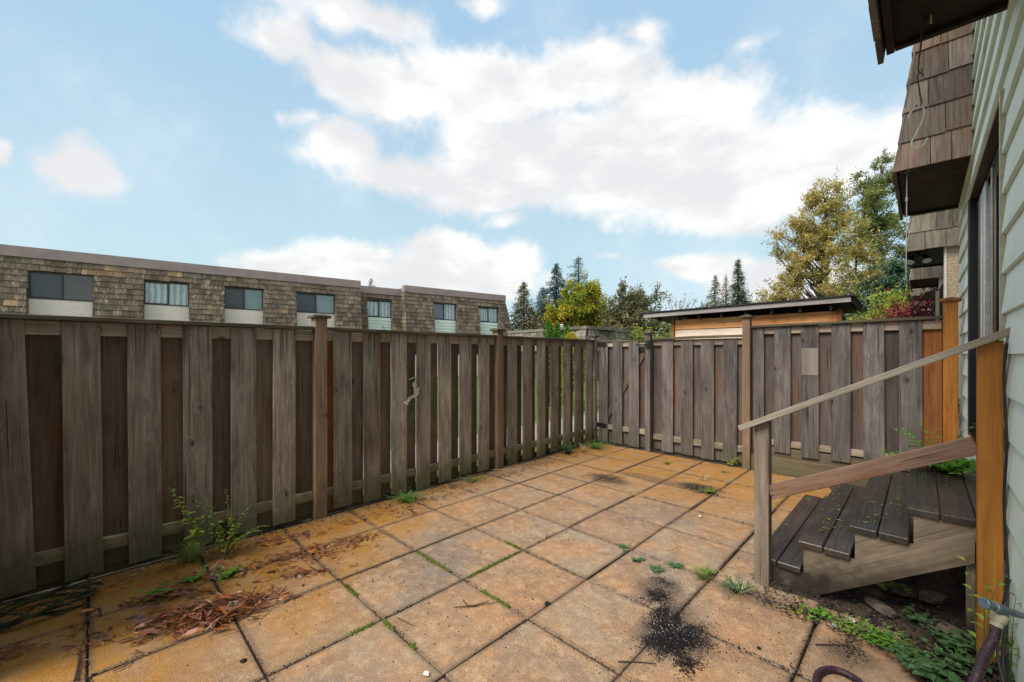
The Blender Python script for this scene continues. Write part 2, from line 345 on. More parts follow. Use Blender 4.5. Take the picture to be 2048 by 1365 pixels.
# ------------------------------------------------------------------ more materials
def paver_material():
    m, g, b = mat('wet_concrete_paver')
    tc = g.new('ShaderNodeTexCoord'); P = g.new('ShaderNodeNewGeometry').outputs['Position']; r = g.new('ShaderNodeObjectInfo').outputs['Random']
    r2 = g.math('FRACT', g.math('MULTIPLY', r, 13.7)); O_ = tc.outputs['Object']
    Q = g.vmath('ADD', P, g.comb(g.math('MULTIPLY', r, 9.), g.math('MULTIPLY', r2, 7.), 0.))
    px_, py_, pz_ = g.sep(P)
    n1 = g.noise(Q, 2.3, 5, .55, .4); n2 = g.noise(P, .9, 4, .6, .3); fine = g.noise(P, 160, 3, .7); sp = g.noise(P, 55, 4, .65)
    col = g.mix(g.smooth(n1, .36, .64), (.40, .220, .105), (.33, .235, .150))
    col = g.mix(g.math('MULTIPLY', g.smooth(n2, .50, .66), .75), col, (.185, .150, .128))
    col = g.mix(g.math('MULTIPLY', g.smooth(r, .7, .95), .35), col, (.40, .18, .055))
    mot = g.noise(P, 14, 7, .7); col = g.mix(g.smooth(mot, .42, .62, 0, .40), col, (.20, .135, .09)); col = g.mix(g.smooth(mot, .50, .36, 0, .35), col, (.52, .39, .26))
    wv = g.noise(Q, 1.9, 6, .62); ringm = g.math('MULTIPLY', g.smooth(wv, .505, .535), g.smooth(wv, .60, .54)); col = g.mix(g.math('MULTIPLY', ringm, .42), col, (.17, .10, .06))
    # ochre algae and rust staining along the damp left fence, and in the far corner
    nn = g.math('MULTIPLY', g.math('SUBTRACT', g.noise(P, 1.6, 5, .6), .5), 2.6)
    stl = g.smooth(g.math('ADD', g.math('ADD', px_, g.math('MULTIPLY', py_, .55)), nn), -1.6, -2.9)
    stb = g.smooth(g.math('ADD', py_, nn), 3.6, 5.4, 0, .85)
    st = g.math('MAXIMUM', stl, stb)
    rim = g.smooth(g.noise(Q, 3.6, 4, .6), .35, .6, .55, 1.)
    col = g.mix(g.math('MULTIPLY', st, rim), col, (.34, .15, .014))
    col = g.mix(g.smooth(fine, .48, .66, 0, .6), col, (.10, .065, .045))
    col = g.mix(g.smooth(fine, .44, .30, 0, .55), col, (.66, .50, .37))
    spot = g.smooth(sp, .66, .74, 0, .7); col = g.mix(spot, col, (.06, .042, .03))
    # dirt packed along the edges of each slab
    ox, oy, oz = g.sep(O_)
    ed = g.math('MAXIMUM', g.math('ABSOLUTE', ox), g.math('ABSOLUTE', oy))
    edn = g.math('ADD', ed, g.math('MULTIPLY', g.math('SUBTRACT', g.noise(P, 22, 4, .6), .5), .05))
    col = g.mix(g.smooth(edn, .262, .305, 0, .7), col, (.11, .075, .05))
    # black peat stain patches where potting soil was spilt
    for (cx, cy, rx, ry, amt) in SPILL:
        dv = g.vmath('LENGTH', g.vmath('MULTIPLY', g.vmath('SUBTRACT', g.comb(px_, py_, 0.), (cx, cy, 0)), (1/rx, 1/ry, 0)))
        f = g.smooth(g.math('ADD', dv, g.math('MULTIPLY', g.math('SUBTRACT', g.noise(P, 7, 6, .7), .5), 1.9)), 1.45, .6, 0, amt)
        f = g.math('MULTIPLY', f, g.smooth(sp, .3, .55, .55, 1.))
        col = g.mix(f, col, (.026, .020, .017))
    g.put(b.inputs['Base Color'], col)
    g.put(b.inputs['Roughness'], g.smooth(g.noise(P, 1.3, 5, .6), .35, .7, .42, .72)); b.inputs['Specular IOR Level'].default_value = .4
    h = g.math('ADD', g.math('MULTIPLY', fine, .7), g.math('ADD', sp, g.math('MULTIPLY', n1, .6)))
    bump(g, b, h, .7, .004)
    return m
SPILL = []
for (px, py, rx, ry, a) in [(1345,1265,.17,.24,.95),(1320,1180,.13,.14,.7),(1215,958,.26,.16,.7),(1395,975,.22,.16,.85),(1290,955,.35,.10,.45),(1700,1310,.10,.12,.6),(1500,1190,.18,.10,.5)]:
    p = onZ(px, py); SPILL.append((p.x, p.y, rx, ry, a))
M['paver'] = paver_material()
M['soil'] = rough_mat('damp_soil', (.040,.028,.019), (.11,.08,.056), 9, 8, .9, .9, .03, fine=90)
M['peat'] = rough_mat('black_peat', (.006,.005,.005), (.025,.019,.018), 60, 5, .8, .7, .01)
M['lawn'] = rough_mat('lawn_ground', (.045,.085,.015), (.11,.17,.035), 2, 8, .95, .6, .03, fine=60)
M['concrete'] = rough_mat('pale_concrete', (.20,.19,.175), (.28,.27,.25), 3, 6, .9, .2, .01, fine=80)
M['siding'] = rough_mat('mint_painted_siding', (.56,.66,.58), (.74,.83,.77), 1.1, 5, .55, .15, .004, spec=.4, coord='obj')
M['mintfar'] = rough_mat('mint_siding_far', (.66,.75,.68), (.72,.80,.74), 1.5, 3, .7, .1, .005)
M['pinkstucco'] = rough_mat('pale_pink_stucco', (.80,.68,.62), (.86,.76,.70), 9, 6, .9, .3, .01, fine=60)
M['tanstucco'] = rough_mat('pebbled_stucco', (.42,.32,.22), (.66,.54,.40), 45, 4, .95, 1., .012, thr=(.4, .6))
M['darkwall'] = rough_mat('sheathing', (.05,.045,.04), (.09,.08,.07), 3, 4, .9)
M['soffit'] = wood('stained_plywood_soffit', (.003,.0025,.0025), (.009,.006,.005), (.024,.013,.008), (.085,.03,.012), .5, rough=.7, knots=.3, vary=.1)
def shingle(name, dark, mid, pale, drip, rust=None, sc=26.):
    m, g, b = mat(name)
    tc = g.new('ShaderNodeTexCoord'); oi = g.new('ShaderNodeObjectInfo'); P = g.new('ShaderNodeNewGeometry').outputs['Position']; isl = g.new('ShaderNodeNewGeometry').outputs['Random Per Island']
    r = g.math('FRACT', g.math('ADD', oi.outputs['Random'], g.math('MULTIPLY', isl, 7.3)))
    r2 = g.math('FRACT', g.math('MULTIPLY', r, 31.7))
    Q = g.vmath('ADD', P, g.comb(r, r2, 0.))
    st = g.noise(g.vmath('MULTIPLY', Q, (sc, sc, 1.6)), 1, 5, .6); n = g.noise(Q, 2.2, 5, .6); fn = g.noise(g.vmath('MULTIPLY', Q, (90., 90., 6.)), 1, 4, .65)
    col = g.mix(g.smooth(st, .3, .65), dark, mid)
    col = g.mix(g.math('MULTIPLY', g.smooth(fn, .4, .75), .4), col, pale)
    dr = g.math('MULTIPLY', g.smooth(g.noise(g.vmath('MULTIPLY', P, (5., 5., 1.1)), 1, 6, .7), .50, .68), drip)
    col = g.mix(g.math('MULTIPLY', dr, g.smooth(st, .42, .60)), col, pale)
    if rust: col = g.mix(g.math('MULTIPLY', g.smooth(g.noise(P, 2.4, 5, .65), .42, .66), rust[1]), col, rust[0])
    mul = g.new('ShaderNodeVectorMath', operation='SCALE'); g.put(mul.inputs[0], col); g.put(mul.inputs['Scale'], g.math('ADD', .62, g.math('MULTIPLY', r2, .75)))
    g.put(b.inputs['Base Color'], mul.outputs[0]); b.inputs['Roughness'].default_value = .88; b.inputs['Specular IOR Level'].default_value = .2
    bump(g, b, g.math('ADD', st, fn), .6, .01)
    return m
M['shingle'] = shingle('mossy_cedar_shingle', (.060,.046,.034), (.165,.122,.086), (.42,.34,.26), .95)
M['shingle_tan'] = shingle('replaced_tan_shingle', (.20,.125,.07), (.36,.24,.14), (.46,.34,.22), .4)
M['shingle_near'] = shingle('brown_cedar_shingle', (.085,.066,.055), (.145,.115,.096), (.24,.20,.17), .5, rust=((.19,.08,.032), .32), sc=60.)
M['shingle_far'] = shingle('grey_cedar_shingle', (.10,.088,.066), (.22,.19,.15), (.36,.31,.25), .8)
M['flash'] = rough_mat('mauve_metal_flashing', (.30,.22,.215), (.36,.27,.26), 2, 4, .5, .05, .01, spec=.4)
M['wframe'] = plain('brown_window_frame', (.045,.032,.034), .5)
M['wframe_blue'] = plain('dark_blue_window_frame', (.025,.035,.05), .5)
M['black'] = plain('black_iron', (.012,.012,.014), .5)
M['blackglass'] = plain('black_door_stile', (.010,.010,.012), .25)
M['white'] = plain('white_paint', (.72,.71,.68), .5)
M['cream'] = plain('cream_trim', (.50,.43,.31), .5)
M['bronze'] = plain('bronze_frame', (.12,.080,.055), .4, spec=.6)
M['alum'] = plain('grey_aluminium', (.45,.45,.46), .35, .6)
def glass(name, c, refl_rough=.03, spec=1.0):
    m, g, b = mat(name); g.put(b.inputs['Base Color'], c); b.inputs['Roughness'].default_value = refl_rough; b.inputs['Specular IOR Level'].default_value = spec
    P = g.new('ShaderNodeNewGeometry').outputs['Position']; bump(g, b, g.noise(P, 1.3, 2), .06, .02); return m
M['glass_dark'] = glass('dark_window_glass', (.010,.022,.022))
M['glass_mesh'] = glass('screened_glass', (.045,.062,.072), .25, .6)
M['glass_curtain'] = glass('curtained_glass', (.36,.44,.45), .15, .6)
M['glass_blind'] = glass('blind_behind_glass', (.20,.27,.30), .15, .6)
for _n, _ax, _sc in (('glass_blind', 2, 95.), ('glass_curtain', 1, 26.)):
    _g = NT(M[_n].node_tree); _b = _g.n['Principled BSDF']; _P = _g.new('ShaderNodeNewGeometry').outputs['Position']
    _s = _g.math('SINE', _g.math('ADD', _g.math('MULTIPLY', _g.sep(_P)[_ax], _sc), _g.math('MULTIPLY', _g.noise(_P, 2, 2), 5. if _ax == 1 else 0.)))
    _c = tuple(_b.inputs['Base Color'].default_value)[:3]
    _g.put(_b.inputs['Base Color'], _g.mix(_g.smooth(_s, -.6, .9), tuple(q*.8 for q in _c), tuple(min(1, q*1.35) for q in _c)))
M['glass_blue'] = glass('blue_grey_glass', (.06,.10,.14), .05, 1.)
M['blind'] = rough_mat('pale_blind', (.42,.52,.52), (.50,.60,.60), 2, 2, .6)

# ------------------------------------------------------------------ setting: ground
b = MB(); b.quad((-150,-150,-.06),(150,-150,-.06),(150,200,-.06),(-150,200,-.06)); tag(b.obj('lawn', M['lawn']), kind='structure')
b = MB()   # soil sheet with gentle unevenness
nx, ny = 60, 120; x0, x1, y0, y1 = -4.5, .6, -1.2, 10.9
from mathutils import noise as mn
for j in range(ny+1):
    for i in range(nx+1):
        X = x0+(x1-x0)*i/nx; Y = y0+(y1-y0)*j/ny
        z = -.030+.010*mn.noise(V((X*3, Y*3, 0)))+.006*mn.noise(V((X*11, Y*11, 4)))
        if X > -.12 and Y < 3.3: z += .045*min(1, (X+.12)/.2)
        if Y > 3.22 and X > -.8: z += .03
        if Y > 6.12: z += .02
        b.v.append((X, Y, z))
for j in range(ny):
    for i in range(nx):
        k = j*(nx+1)+i; b.f.append((k, k+1, k+nx+2, k+nx+1))
tag(b.obj('soil', M['soil'], smooth=True), kind='structure')
b = MB(); b.box(-6.3, -4.9, -30, 60, -.058, -.02); tag(b.obj('path', M['concrete']), kind='structure')

# ------------------------------------------------------------------ patio of separate slabs
patio = tag(thing('patio', None, None), kind='structure')
T = .61
def slab_mesh(x0, x1, y0, y1, k):
    b = MB(); b.cbox(x0, x1, y0, y1, -.045, 0, .004+.002*(k % 3)); return b.mesh('paver', M['paver'])
full = [slab_mesh(-.3005, .3005, -.3005, .3005, 0), slab_mesh(-.302, .301, -.301, .299, 1), slab_mesh(-.3015, .302, -.2995, .3015, 2)]
def paver(cx, cy, me):
    o = link('paver', me, None, patio, (cx+random.uniform(-.003, .003), cy+random.uniform(-.003, .003), random.uniform(-.003, .002)))
    o.rotation_euler = (random.gauss(0, .005), random.gauss(0, .005), random.gauss(0, .004))
for j in range(-4, 3):
    for i in range(-4, 8):
        cx = -1.665+T*(j+.5); cy = 1.822+T*(i+.5)
        if j == 2 and i >= 2: continue
        if j == 2 and i >= 0: paver(cx, cy, slab_mesh(-.298, .12+.03*(i % 2), -.298, .298, 0)); continue
        if i == 7: paver(cx, cy-.18, slab_mesh(-.297, .297, -.11, .085, 0)); continue
        paver(cx, cy, random.choice(full))
paver(-.25, 3.125, slab_mesh(-.19, .17, -.072, .075, 0))

# ------------------------------------------------------------------ fences
def fence_run(root, P, Dv, N, fronts, backs, ztop, zbot, rails, front_m, back_m, cap=None, capm='cap', lean=None, zb_back=None):
    P, Dv, N = V(P), V(Dv), V(N); U_ = V((0, 0, 1))
    for n, (a, c) in enumerate(fronts):
        mid = P+Dv*(a+c)/2-N*.0095; j = random.uniform(-.012, .012)
        o = plank('board', mid+U_*(zbot+j), mid+U_*ztop, (c-a), .019, N, M[front_m], root)
        if lean and n < len(lean): o.rotation_euler.rotate_axis('Y', lean[n])
        else: o.rotation_euler.rotate_axis('Y', random.gauss(0, .0025))
    for a, c, *mm in backs:
        mid = P+Dv*(a+c)/2-N*(.019+.038+.0097)
        o = plank('board', mid+U_*((zb_back if zb_back is not None else zbot)+random.uniform(-.01, .01)), mid+U_*(ztop-.004), (c-a), .019, N, M[mm[0] if mm else back_m], root)
        o.rotation_euler.rotate_axis('Y', random.gauss(0, .002))
    for (a, c, z0, z1) in rails:
        q = P-N*.038
        plank('rail', q+Dv*a+U_*(z0+z1)/2, q+Dv*c+U_*(z0+z1)/2, z1-z0, .037, N, M['rail'], root)
    for (a, c, z0, z1) in (cap or []):
        q = P-N*.035
        plank('cap_board', q+Dv*a+U_*z0, q+Dv*c+U_*z1, .135, .032, U_, M[capm], root)
M['nail'] = rough_mat('rusty_nail', (.03,.018,.012), (.07,.035,.02), 60, 3, .7)
def nails(root, P, Dv, N, spans, zs):
    P, Dv, N = V(P), V(Dv), V(N); b = MB()
    for (a, c) in spans:
        for z_ in zs:
            for f in (.2, .8):
                q = P+Dv*(a+(c-a)*f+random.uniform(-.008, .008))+V((0, 0, z_+random.uniform(-.012, .012))); b.tube([q-N*.002, q+N*.0012], .0042, 6)
    tag(b.obj('nails', M['nail'], root), kind='stuff')
def post(root, x, y, ztop, m, w=.092, z0=-.05, cap=True, capw=.15, capm=None):
    plank('post', (x, y, z0), (x, y, ztop-.045 if cap else ztop), w, w, (0, -1, 0), m, root, c=.005)
    if cap:
        b = MB(); b.cbox(-capw/2, capw/2, -capw/2, capw/2, 0, .028, .004)
        k = len(b.v); e = capw/2-.008; b.v += [(-e,-e,.0285),(e,-e,.0285),(e,e,.0285),(-e,e,.0285),(0,0,.05)]; b.f += [(k,k+1,k+4),(k+1,k+2,k+4),(k+2,k+3,k+4),(k+3,k,k+4)]
        link('post_cap', b.mesh('post_cap'), capm or M['cap'], root, (x, y, ztop-.045))
BW = .187
XF = -4.12
# left fence: three bays of board-on-board between posts
lf = thing('left_fence', 'long weathered board-on-board fence on the left with mossy cap, running back to the gate corner', 'fence', (XF, 2.5, 0))
fr1 = [-.435, -.12, .199, .517, .831, 1.146]; fr2 = [1.682, 1.996, 2.312, 2.622, 2.933, 3.251, 3.555]; fr3 = [4.098, 4.41, 4.724, 5.044, 5.361, 5.673, 5.992]
def backs_of(fr, first, last, slit=0.):
    out = []; e = [first]+fr+[last]
    for k in range(len(e)-1):
        a = e[k]+(BW-.03 if k else 0); c = e[k+1]+(.035 if k < len(e)-2 else 0)
        if slit and 0 < k < len(e)-2: c -= slit*random.uniform(.55, 1.1)
        out.append((a, c))
    return out
b1 = backs_of(fr1, -.46, 1.50)[1:]; b1[0] = (-.36, -.085); b2 = backs_of(fr2, 1.60, 3.87, .018); b3 = backs_of(fr3, 3.98, 6.27, .026)
b2[0] = (1.60, 1.70, 'orange_back')
b1[3] = (*b1[3], 'orange_back') if False else b1[3]
leans = [.030, .010, .006, .004, .002, 0]
Rz = (.170, .258); TR = (1.695, 1.79)
fence_run(lf, (XF, 0, 0), (0, 1, 0), (1, 0, 0), [(a, a+BW) for a in fr1], b1, 1.79, .035, [(-.46, 1.495, *Rz), (-.46, 1.495, *TR)], 'fence', 'fence_back', [(-.5, 1.492, 1.808, 1.812)], lean=leans)
fence_run(lf, (XF, 0, 0), (0, 1, 0), (1, 0, 0), [(a, a+BW) for a in fr2], b2, 1.79, .030, [(1.612, 3.865, *Rz), (1.612, 3.865, *TR)], 'fence', 'fence_back', [(1.613, 3.862, 1.812, 1.806)])
fence_run(lf, (XF, 0, 0), (0, 1, 0), (1, 0, 0), [(a, a+BW) for a in fr3], b3, 1.785, .025, [(3.98, 6.24, *Rz), (3.98, 6.24, 1.69, 1.785)], 'fence', 'fence_back', [(3.985, 6.24, 1.803, 1.800)])
post(lf, XF-.022, 1.552, 1.955, M['post'], .112, capw=.165); post(lf, XF-.022, 3.925, 1.925, M['post'], .112, capw=.165)
post(lf, XF-.05, 6.30, 1.915, M['fence'], .10)
post(lf, XF-.04, -.47, 1.79, M['fence'], .10, cap=False)
nails(lf, (XF, 0, 0), (0, 1, 0), (1, 0, 0), [(a, a+BW) for a in fr1[1:]+fr2+fr3], (.205, .235, 1.72, 1.76))
# added board behind the fence foot, closes the gap against light leaking through
plank('kickboard', (XF-.085, -.46, .03), (XF-.085, 6.3, .03), .10, .02, (1, 0, 0), M['fence_back'], lf)

# back fence, low bay between gate and tall bay
YF = 6.36
bf = thing('back_fence', 'lower grey board fence bay across the back, between the gate post and the tan post', 'fence', (-2.4, YF, 0))
fr = [-2.943, -2.64, -2.338, -2.034]
bk = [(-3.09, -2.91), (-2.79, -2.60), (-2.485, -2.30, 'orange_back'), (-2.18, -2.00), (-1.875, -1.75, 'orange_back')]
bk = [(-3.19, -2.91), (-2.79, -2.60), (-2.485, -2.30), (-2.18, -2.00), (-1.875, -1.75, 'fence_back')]
fence_run(bf, (0, YF, 0), (1, 0, 0), (0, -1, 0), [(a, a+.184) for a in fr], bk, 1.79, .03, [(-3.095, -1.765, .193, .28), (-3.095, -1.765, 1.70, 1.79)], 'grey', 'grey_back', [(-3.088, -1.765, 1.810, 1.822)])
tf = thing('tall_back_fence', 'taller grey board fence bay at the back right, raised on a kickboard beside the house', 'fence', (-.7, YF, 0))
fr = [-1.40, -1.10, -.794, -.49, -.183]
bk = [(-1.72, -1.365), (-1.245, -1.07), (-.945, -.76), (-.64, -.455), (-.335, -.15), (-.02, .152, 'orange_back')]
fence_run(tf, (0, YF, 0), (1, 0, 0), (0, -1, 0), [(-1.652, -1.514)]+[(a, a+.186) for a in fr], bk, 1.932, .262, [(-1.66, .148, .352, .43), (-1.66, .148, 1.835, 1.925)], 'grey', 'grey_back', [(-1.658, .150, 1.942, 1.958)], zb_back=.25)
plank('kickboard', (-1.66, YF+.04, .22), (.15, YF+.04, .22), .22, .03, (0, -1, 0), M['fence_back'], tf)
plank('kickboard', (-1.66, YF-.02, .10), (.15, YF-.02, .10), .215, .035, (0, -1, 0), M['fence_back'], tf)
post(tf, -1.711, YF-.035, 2.105, M['post'], .095)
post(tf, .209, YF-.05, 2.16, M['orange'], .108, capw=.165, capm=M['orange_back'])
post(bf, -3.145, YF-.03, 1.935, M['grey'], .092, capw=.14)
nails(bf, (0, YF, 0), (1, 0, 0), (0, -1, 0), [(a, a+.184) for a in (-2.943, -2.64, -2.338, -2.034)], (.22, .25, 1.73, 1.76))
nails(tf, (0, YF, 0), (1, 0, 0), (0, -1, 0), [(a, a+.186) for a in (-1.40, -1.10, -.794, -.49, -.183)], (.38, .41, 1.86, 1.89))
# pale square of newer wood on one tall board
b = MB(); b.cbox(-.085, .085, -.0015, .0015, 0, .34, .001)
o = b.obj('repair_patch', wood('patch_wood', (.12,.098,.084), (.19,.16,.14), (.25,.215,.19), (.2,.15,.12), .2, knots=0), tf, (-1.007, YF-.0025, 1.30))
o['label'] = 'pale rectangular patch on a board'
# gate
gt = thing('gate', 'narrow grey board gate with diagonal brace and black hinges in the far corner', 'gate', (-3.65, YF, 0))
fence_run(gt, (0, YF, 0), (1, 0, 0), (0, -1, 0), [(-4.105, -3.925), (-3.828, -3.64), (-3.515, -3.33)], [(-3.95, -3.80), (-3.665, -3.49), (-3.36, -3.205)], 1.775, .03,
          [(-4.1, -3.21, .245, .33), (-4.1, -3.21, 1.69, 1.775)], 'grey', 'grey_back')
plank('brace', (-4.02, YF+.058-.02, .36), (-3.24, YF+.058-.02, 1.62), .085, .012, (0, -1, 0), M['fence_back'], gt)
for zz_ in (.27, 1.70):
    b = MB(); b.cbox(-4.11, -3.94, YF-.012, YF-.001, zz_, zz_+.075, .002); b.tube([(-4.115, YF-.012, zz_-.01), (-4.115, YF-.012, zz_+.085)], .010, 8); b.obj('hinge', M['black'], gt)
b = MB(); b.cbox(-3.34, -3.13, YF-.085, YF-.07, 1.70, 1.725, .002); b.cbox(-3.33, -3.15, YF-.02, YF-.002, 1.655, 1.69, .002); b.tube([(-3.2, YF-.10, 1.712), (-3.11, YF-.10, 1.735)], .009, 8); b.cbox(-3.16, -3.10, YF-.10, YF-.078, 1.66, 1.78, .002)
b.obj('latch', M['black'], gt)
plank('cap_board', (-4.11, YF+.03, 1.792), (-3.205, YF+.03, 1.788), .07, .02, (0, 0, 1), M['cap'], gt)
# fence close behind the camera, its first boards show at the left edge
nf = thing('side_fence', 'dark fence return meeting the left fence at the left edge of view', 'fence', (-2, -.5, 0))
fr = [-4.10+.31*k for k in range(3)]
fence_run(nf, (0, -.475, 0), (1, 0, 0), (0, 1, 0), [(a, a+BW) for a in fr], [(a+.15, a+.345) for a in fr], 1.79, .03, [(-4.1, -3.2, *Rz), (-4.1, -3.2, *TR)], 'fence', 'fence_back', [(-4.12, -3.2, 1.81, 1.81)])

# ------------------------------------------------------------------ our house, right wall
XW = .31
hs = thing('townhouse', 'mint green lap-sided townhouse wall with sliding door and shingled mansard bays on the right', 'house', (XW, 3, 0))
DY0, DY1, DZ0, DZ1 = 3.34, 5.41, .86, 2.92
b = MB(); yA, yB = -2.5, 7.0
b.box(XW+.03, .6, yA, DY0, -.1, 6.6); b.box(XW+.03, .6, DY1, yB, -.1, 6.6); b.box(XW+.03, .6, DY0+.001, DY1-.001, -.1, DZ0); b.box(XW+.03, .6, DY0+.001, DY1-.001, DZ1, 6.6)
b.obj('wall', M['darkwall'], hs)
EXPO = .206; LIP = .019
def lap(zb, za, zc, ya, yb):  # piece of a lap board whose full board starts at zb, clipped to za..zc
    f = lambda z_: XW-LIP*(1-(z_-zb)/EXPO)
    b = MB(); b.hexa([(f(za), ya, za), (XW+.028, ya, za), (XW+.028, yb, za), (f(za), yb, za), (f(zc), ya, zc), (XW+.028, ya, zc), (XW+.028, yb, zc), (f(zc), yb, zc)])
    b.obj('siding_board', M['siding'], hs, recentre=True)
for k in range(-7, 18):
    z0 = 1.57+EXPO*k; z1 = z0+EXPO-.0006
    segs = [(z0, z1)]
    cuts = [c for c in (DZ0, DZ1) if z0 < c < z1]
    if cuts: segs = [(z0, cuts[0]), (cuts[0], z1)]
    for (a, c) in segs:
        if (a+c)/2 < DZ0 or (a+c)/2 > DZ1: lap(z0, a, c, yA, yB+random.uniform(-.01, .01))
        else: lap(z0, a, c, yA, DY0-.032); lap(z0, a, c, DY1+.02, yB+random.uniform(-.01, .01))
# sliding door
dr = link('sliding_door', MB().mesh('sliding_door_root'), None, hs, (XW, 4.4, DZ0)) if False else None
b = MB()
b.cbox(.345, .46, DY0+.004, DY0+.05, DZ0, DZ1-.002, .002); b.cbox(.345, .46, DY1-.05, DY1-.002, DZ0, DZ1-.002, .002)
b.cbox(.345, .46, DY0+.052, DY1-.052, DZ1-.05, DZ1-.002, .002); b.cbox(.29, .46, DY0+.052, DY1-.052, DZ0, DZ0+.035, .002)
b.cbox(.293, .343, DY1-.03, DY1-.004, DZ0, DZ1-.004, .002)
door = b.obj('sliding_door', M['blackglass'], hs)
b = MB(); b.cbox(.286, .306, DY0-.030, DY0-.001, DZ0-.02, DZ1+.02, .002); b.obj('door_trim', M['cream'], door)
b = MB(); b.cbox(.3065, .345, DY0-.031, DY0-.002, DZ0-.05, DZ1+.05, .002); b.obj('door_trim', M['siding'], door)
b = MB(); b.cbox(.292, .345, DY0+.001, DY1+.018, DZ1-.010, DZ1+.006, .003); b.cbox(.285, .343, DY1+.0, DY1+.018, DZ0, DZ1, .003); b.obj('door_trim', M['wframe'], door)
b = MB(); b.box(.372, .378, 3.52, 4.34, DZ0+.1, DZ1-.12); b.obj('pane', M['glass_dark'], door)
b = MB(); b.cbox(.352, .371, DY0+.05, 3.52, DZ0+.036, DZ1-.051, .002); b.cbox(.352, .371, 4.25, 4.40, DZ0+.036, DZ1-.051, .002); b.cbox(.352, .371, 3.521, 4.249, DZ1-.17, DZ1-.051, .002); b.cbox(.352, .371, 3.521, 4.249, DZ0+.036, DZ0+.15, .002); b.obj('door_stile', M['blackglass'], door)
b = MB(); b.cbox(.342, .352, 4.41, 4.435, DZ0+.036, DZ1-.051, .002); b.obj('door_stile', M['cream'], door)
b = MB(); b.box(.350, .356, 4.44, 4.72, DZ0+.1, DZ1-.12); b.obj('pane', M['glass_blue'], door)
for (ya, yb, mm) in ((4.722, 4.78, 'alum'), (4.83, 4.86, 'white'), (4.92, 4.99, 'alum'), (5.06, 5.08, 'white'), (5.13, 5.22, 'bronze'), (5.26, 5.34, 'wframe')):
    b = MB(); b.cbox(.338, .356, ya, yb, DZ0+.036, DZ1-.051, .003); b.obj('door_stile', M[mm], door)
b = MB(); b.box(.458, .47, DY0+.05, DY1-.05, DZ0, DZ1); b.obj('backing', M['black'], door)

def mansard(root, y0, y1, zb, Xo, xr, sm, k=.121, cheek_rows=None, outer=True, zt=6.2, ex=.255, outer_y=None, soff='soffit'):
    f = lambda z_: Xo+(z_-zb)*k
    b = MB(); z0 = zb+.03
    b.hexa([(f(z0)+.012, y0+.012, z0), (xr, y0+.012, z0), (xr, y1-.012, z0), (f(z0)+.012, y1-.012, z0), (f(zt)+.012, y0+.012, zt), (xr, y0+.012, zt), (xr, y1-.012, zt), (f(zt)+.012, y1-.012, zt)])
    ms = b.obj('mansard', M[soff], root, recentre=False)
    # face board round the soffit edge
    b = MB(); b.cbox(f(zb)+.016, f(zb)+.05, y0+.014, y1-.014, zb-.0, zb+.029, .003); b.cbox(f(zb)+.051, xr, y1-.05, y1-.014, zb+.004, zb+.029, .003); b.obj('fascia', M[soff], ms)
    if cheek_rows:
        for n, joints in enumerate(cheek_rows):
            za = zb-.02+ex*n; zc = za+ex+.03; e = [None]+list(joints)+[xr]
            for i in range(len(e)-1):
                xa_b = f(za)-.012 if e[i] is None else e[i]+.004; xa_t = f(zc)-.006 if e[i] is None else e[i]+.002
                xb = e[i+1]-.002; dz = random.uniform(-.006, .006)
                b = MB(); b.hexa([(xa_b, y0-.016, za+dz), (xb, y0-.016, za+dz), (xb, y0+.004, za+dz), (xa_b, y0+.004, za+dz), (xa_t, y0-.003, zc), (xb, y0-.003, zc), (xb, y0+.006, zc), (xa_t, y0+.006, zc)])
                b.obj('shingle', M[sm], ms, recentre=True)
    if outer:
        ya0, yb0 = outer_y or (y0, y1)
        for n in range(outer if isinstance(outer, int) and outer > 1 else 9):
            za = zb-.02+ex*n; zc = za+ex+.03; y = ya0-.014 if ya0 == y0 else ya0
            while y < yb0:
                wd = random.uniform(.16, .34); ye = min(y+wd, yb0+.012)
                if yb0-ye < .08: ye = yb0+.012
                o_ = random.uniform(.014, .024); dz = random.uniform(-.012, .008)
                b = MB(); b.hexa([(f(za)-o_, y, za+dz), (f(za)+.004, y, za+dz), (f(za)+.004, ye-.004, za+dz), (f(za)-o_, ye-.004, za+dz), (f(zc)-.004, y, zc), (f(zc)+.008, y, zc), (f(zc)+.008, ye-.004, zc), (f(zc)-.004, ye-.004, zc)])
                b.obj('shingle', M[sm], ms, recentre=True); y = ye
    return ms
jx = lambda *p: [onY(q, 300, 5.12).x for q in p]
mansard(hs, -2.2, 3.15, 3.24, -.158, XW-.004, 'shingle_near', outer=3, outer_y=(1.7, 3.15))
mansard(hs, 5.14, 6.99, 3.235, -.172, XW-.004, 'shingle_near', cheek_rows=[jx(1860.8, 1903.7), jx(1891), jx(1856), jx(1896.7), jx(1881), jx(1850, 1900), jx(1880)], outer=7)
# black drooping cable near the door is built with the small things

